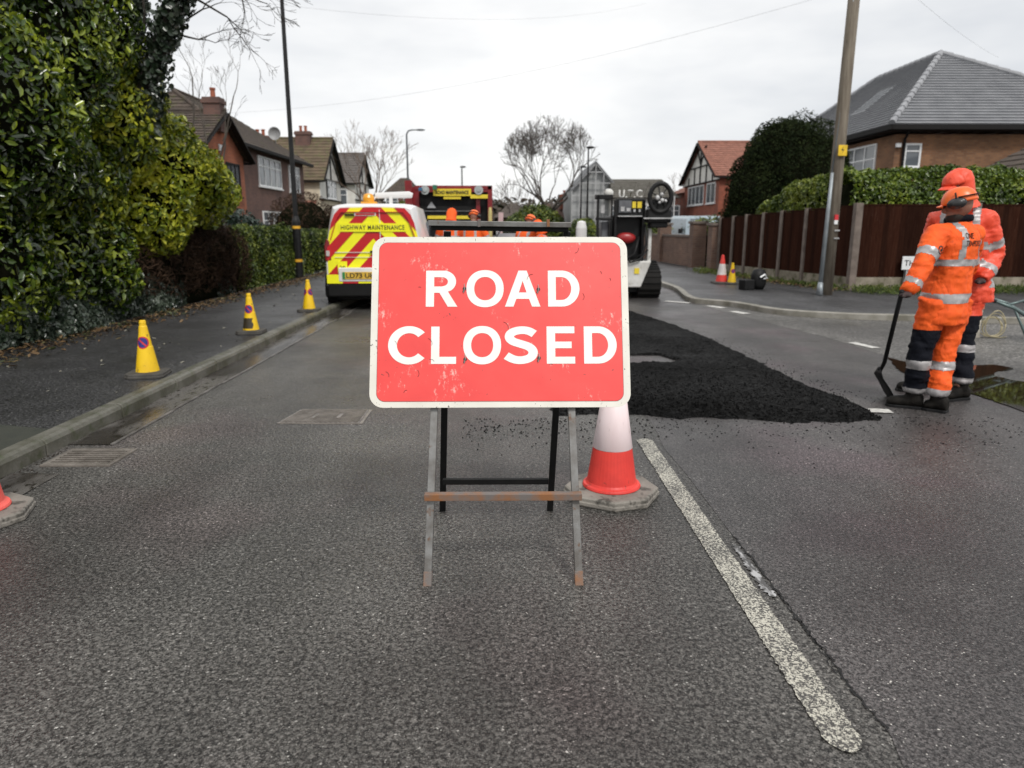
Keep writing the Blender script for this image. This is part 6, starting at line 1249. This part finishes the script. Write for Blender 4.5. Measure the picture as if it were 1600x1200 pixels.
    for s in 'LR':
        c, e = J['an'+s], J['toe'+s]; g = Vector((c.x, c.y, .0)); d = Vector((e.x-c.x, e.y-c.y, 0)); ln = d.length; d.normalize(); n_ = Vector((-d.y, d.x, 0)); heel = g-d*.075
        mb = MB(); prof = [(0, .044, .10), (.12, .052, .12), (.35, .050, .125), (.55, .056, .092), (.78, .060, .080), (.93, .052, .070), (1.0, .030, .045)]; L2 = ln+.075
        mb.rings([[heel+d*L2*f+n_*(w_*math.cos(q))+U*(.018+(h-.018)*.5+(h-.0)*.5*math.sin(q)) for q in [2*PI*i/12 for i in range(12)]] for f, w_, h in prof]); mb.tube([g+U*.05, c+U*.0, c+U*.10], [.055, .056, .062], 12)
        b_ = mb.build('boot', BOOT, t, smooth=True); remesh(b_, .008 if vox < .02 else .02, 3)
        mb = MB(); mb.rings([[heel+d*L2*f+n_*w_*q_+U*z for q_, z in ((-1, .0), (1, .0), (1, .024), (-1, .024))] for f, w_ in ((-.01, .04), (.08, .052), (.4, .048), (.75, .062), (.95, .052), (1.02, .03))]); mb.build('sole', BPL, b_, bev=.004)
    # headwear
    if head == 'helmet':
        HM = mat('helmet_orange', (.92, .17, .03), .35, col2=(.85, .13, .02), vs=9)
        mb = MB(); mb.rings([[hd+LU*z+LS*math.cos(q)*a-LK*.012+LK*math.sin(q)*b for q in [2*PI*i/24 for i in range(24)]] for z, a, b in ((.022, .100, .122), (.035, .099, .120), (.07, .094, .113), (.105, .076, .092), (.128, .048, .060), (.137, .018, .022))]); hl = mb.build('helmet', HM, t, smooth=True)
        mb = MB(); mb.rings([[hd+LU*(.03+z-.012*abs(q_)**2)+LS*(q_*.085)+LK*(.095+e*(1-abs(q_)**2.2)) for q_ in np.linspace(-1, 1, 9)] for e, z in ((0, .004), (.045, -.004), (.043, -.010), (0, -.004))]); mb.build('peak', HM, hl)
        mb = MB(); mb.tube([hd+LU*.06+LS*math.cos(q)*.102-LK*.012+LK*math.sin(q)*.124 for q in np.linspace(-PI*1.0, 0, 14)], [(.013, .004)]*14, 8); mb.build('head_strap', BPL, hl, smooth=True)
        for s in (-1, 1):
            c_ = hd+LS*s*.098+LK*.004+LU*.018; mb = MB(); mb.ell(c_, (.028, .066, .042), 14, 10, rot); mb.ell(c_+LS*s*.016, (.020, .050, .032), 12, 8, rot); e_ = mb.build('ear_defender', mat('muff_black', (.02, .02, .021), .35, col2=(.03, .03, .03)), hl, smooth=True)
            mb = MB(); mb.tube([c_+LU*.03+LS*s*.014, c_+LU*.062+LS*s*.01, c_+LU*.075-LS*s*.004], .006, 6); mb.build('muff_arm', BPL, e_)
        mb = MB(); mb.ell(hd-LU*.075+LK*.03, (.056, .062, .045), 12, 8, rot); mb.build('beard', HAIR, t, smooth=True)
    else:
        mb = MB(); q1 = [2*PI*i/20 for i in range(20)]
        def hr(z, a, b, o): return [hd+LU*z+LS*math.cos(q)*a+LK*(o+math.sin(q)*b) for q in q1]
        mb.rings([hr(-.17, .13, .12, -.04), hr(-.12, .105, .10, -.035), hr(-.06, .104, .095, -.035), hr(0, .108, .10, -.03), hr(.06, .106, .105, -.022), hr(.11, .088, .092, -.018), hr(.14, .055, .06, -.018), hr(.150, .02, .02, -.02)])
        ho = mb.build('hood', jm, t, smooth=True); remesh(ho, .009 if vox < .02 else .02, 2)
        if vox < .02:
            for v in ho.data.vertices:   # open the hood round the face
                l = v.co-hd; f = l.dot(LK); 
                if f > .045 and -.11 < l.dot(LU) < .045: v.co -= LK*(f-.045)
            wrinkle(ho, .007, 12)
        mb = MB(); mb.rings([[hd+LU*z+LS*math.cos(q)*a+LK*(.01+math.sin(q)*b) for q in q1] for z, a, b in ((.04, .095, .105), (.06, .094, .104), (.10, .08, .088), (.13, .05, .055), (.138, .02, .02))]); cp = mb.build('cap', jm, t, smooth=True)
        mb = MB(); mb.rings([[hd+LU*(.045+z-.018*abs(q_)**2)+LS*(q_*.078)+LK*(.085+e*(1-abs(q_)**2.4)) for q_ in np.linspace(-1, 1, 9)] for e, z in ((0, .004), (.085, -.016), (.083, -.021), (0, -.003))]); mb.build('peak', jm, cp)
    return t, jk, J, (S, F)
def JJ(**k): return {a: (W(*b) if isinstance(b, tuple) else b) for a, b in k.items()}
J1 = JJ(pelvis=(1478, 470, 5.42), neck=(1497, 350, 5.45), shL=(1464, 366, 5.33), shR=(1520, 364, 5.56), elL=(1441, 417, 5.20), wrL=(1417, 458, 5.16), elR=(1512, 420, 5.74), wrR=(1494, 452, 5.86),
        hipL=(1459, 476, 5.37), hipR=(1494, 478, 5.47), knL=(1436, 556, 5.38), knR=(1474, 556, 5.42), anL=(1427, 616, 5.44), anR=(1466, 620, 5.33), toeL=(1384, 634, 5.53), toeR=(1442, 640, 5.40), head=(1497, 322, 5.40))
hb = G(1391, 623); rk0 = J1['wrL']+Vector((-.035, .02, -.055)); bt = W(1379, 578, 5.70); hdir = (bt-rk0).normalized()
J1['hdL'] = Vector((-.35, .25, -.9)); J1['pnL'] = Vector((-.2, .95, .1)); J1['thL'] = Vector((-.9, -.2, .3))
T1 = person('shorter worker in orange with black ear defenders, holding a black handled rake', J1, (-.55, .83, 0), (-.80, .52, -.22), ORG, ORG, 'helmet', legc=('L', None), hem=.17)
# jacket lettering wrapped on to the back
t, jk, JL, (S, F) = T1
bvh = BVHTree.FromPolygons([v.co.copy() for v in jk.data.vertices], [tuple(p.vertices) for p in jk.data.polygons])
def wrap(o, c, B_):
    n = B_; right = S; up_ = Vector((0, 0, 1)); bm = bmesh.new(); bm.from_mesh(o.data); bmesh.ops.triangulate(bm, faces=bm.faces[:]); bmesh.ops.subdivide_edges(bm, edges=[e for e in bm.edges if e.calc_length() > .02], cuts=1); 
    for v in bm.verts:
        p = c+right*v.co.x+up_*v.co.y; h = bvh.ray_cast(p+n*.3, -n, 1.0)
        v.co = (h[0]+n*(.004)) if h[0] is not None else p
    bm.to_mesh(o.data); bm.free()
bk = -F; fb = JL['neck']
for s_, wd_, ht_, dx_, dz_ in (('ONE', .085, .042, -.085, -.085), ('TRAFFORD', .18, .042, -.038, -.140)):
    o = text('lettering', s_, wd_, ht_, PRINT, jk, (0, 0, 0), (0, 0, 0), .012); wrap(o, fb+Vector((0, 0, dz_))+S*dx_, bk)
mb = MB(); 
a_, b_ = JL['shL'], JL['elL']; sd_ = Vector((.42, -.9, 0)).normalized(); cc = a_.lerp(b_, .48); ax = (b_-a_).normalized(); sx_ = ax.cross(sd_).normalized(); ptl = []
def onsl(u, v):
    p = cc+sx_*u+ax*v; h = bvh.ray_cast(p+sd_*.25, -sd_, .6); return (h[0]+sd_*.003) if h[0] is not None else p
for r0, r1 in ((.024, .033), (.0, .011)):
    n = 24; vs = [onsl(r*math.cos(2*PI*i/n), r*math.sin(2*PI*i/n)) for r in (r0, r1) for i in range(n)]; mb.add(vs, [(i, (i+1) % n, n+(i+1) % n, n+i) for i in range(n)])
mb.build('sleeve_badge', BLACK, jk)
# rake
t = thing('rake', 'black handled asphalt rake with a curved dark blade, held by the shorter worker', 'rake', hb)
mb = MB(); mb.tube([rk0-hdir*.10, rk0.lerp(bt, .5), bt-hdir*.10, bt-hdir*.02+Vector((-.012, 0, 0)), bt+Vector((-.02, 0, -.02))], [.0165, .0165, .0165, .014, .013], 10); mb.build('handle', BPL, t, smooth=True, world=True)
mb = MB(); c = [bt+Vector((-.03, .0, .01)), bt+Vector((-.028, 0, -.05)), bt.lerp(hb, .5)+Vector((-.02, 0, 0)), hb+Vector((-.0, 0, .015)), hb+Vector((.012, 0, .0))]; mb.tube(c, [(.03, .006), (.07, .007), (.085, .006), (.085, .005), (.08, .002)], 12); mb.ell(bt+Vector((-.025, 0, .01)), (.02, .02, .02), 10, 6); mb.build('blade', MBK, t, smooth=True, world=True)
J2 = JJ(pelvis=(1508, 446, 5.88), neck=(1503, 322, 5.86), shL=(1540, 340, 5.76), shR=(1466, 342, 5.96), elL=(1555, 398, 5.80), wrL=(1532, 438, 5.68), elR=(1452, 392, 6.05), wrR=(1468, 440, 5.92),
        hipL=(1520, 452, 5.82), hipR=(1492, 452, 5.94), knL=(1506, 530, 5.78), knR=(1468, 532, 5.94), anL=(1502, 600, 5.72), anR=(1440, 590, 6.02), toeL=(1468, 618, 5.66), toeR=(1402, 602, 6.05), head=(1496, 294, 5.80))
for s in 'LR': J2['hd'+s] = Vector((-.5, -.2, -.8))
person('taller worker in a coral red hooded jacket and peaked cap, on the right', J2, (-.68, -.73, 0), (-.93, -.25, -.26), CORAL, CORAL, 'hood', legc=('L', 'R'), hem=.12, arm_sp=1.08)
# background crew
def crew(px_, ptop, Y, label, first, fw=(.1, 1, 0), hd_='hood'):
    x = W(px_, 350, Y).x; zt = W(px_, ptop, Y).z
    if first is None:
        H = zt; b = Vector((x, Y, 0)); F = Vector(fw).normalized(); S = Vector((F.y, -F.x, 0)); v = lambda s, f, z: b+S*s+F*f+Vector((0, 0, z*H/1.8))
        J = dict(pelvis=v(0, 0, .93), neck=v(0, .1, 1.50), shL=v(-.2, .08, 1.43), shR=v(.2, .08, 1.43), elL=v(-.30, .14, 1.17), elR=v(.30, .14, 1.17), wrL=v(-.24, .36, 1.05), wrR=v(.24, .36, 1.05), hipL=v(-.1, 0, .9), hipR=v(.1, 0, .9), knL=v(-.13, .03, .5), knR=v(.13, .03, .5), anL=v(-.14, 0, .1), anR=v(.14, 0, .1), toeL=v(-.17, .2, .04), toeR=v(.17, .2, .04), head=v(0, .16, 1.65))
        return person(label, J, fw, (fw[0], fw[1], -.5), ORG, ORG, hd_, .022, (None, None), 'crew working beyond the sign', hands=False)[0]
    c = copy_tree(first); c.location = (x, Y, 0); k = zt/W(704, 325, 17.2).z; c.scale = (1, 1, 1); c['label'] = label; return c
c1 = crew(704, 325, 14.6, 'leftmost of the distant orange hooded crew, in front of the black truck', None)
c2 = crew(736, 327, 14.4, 'second orange hooded crew worker from the left, in front of the truck', None, (.5, 1, 0), 'helmet'); c2.rotation_euler.z = .1
c3 = crew(820, 334, 12.6, 'largest nearer crew worker in orange hood above the right half of the sign', c2); c3.rotation_euler.z = -.3; c3.scale = (.93, .93, .93)
c4_ = crew(853, 345, 12.4, 'crouching crew worker in orange beside the nearer hooded worker, with pale sleeve', c1); c4_.rotation_euler.z = 1.6; c4_.scale = (.86, .86, .86)
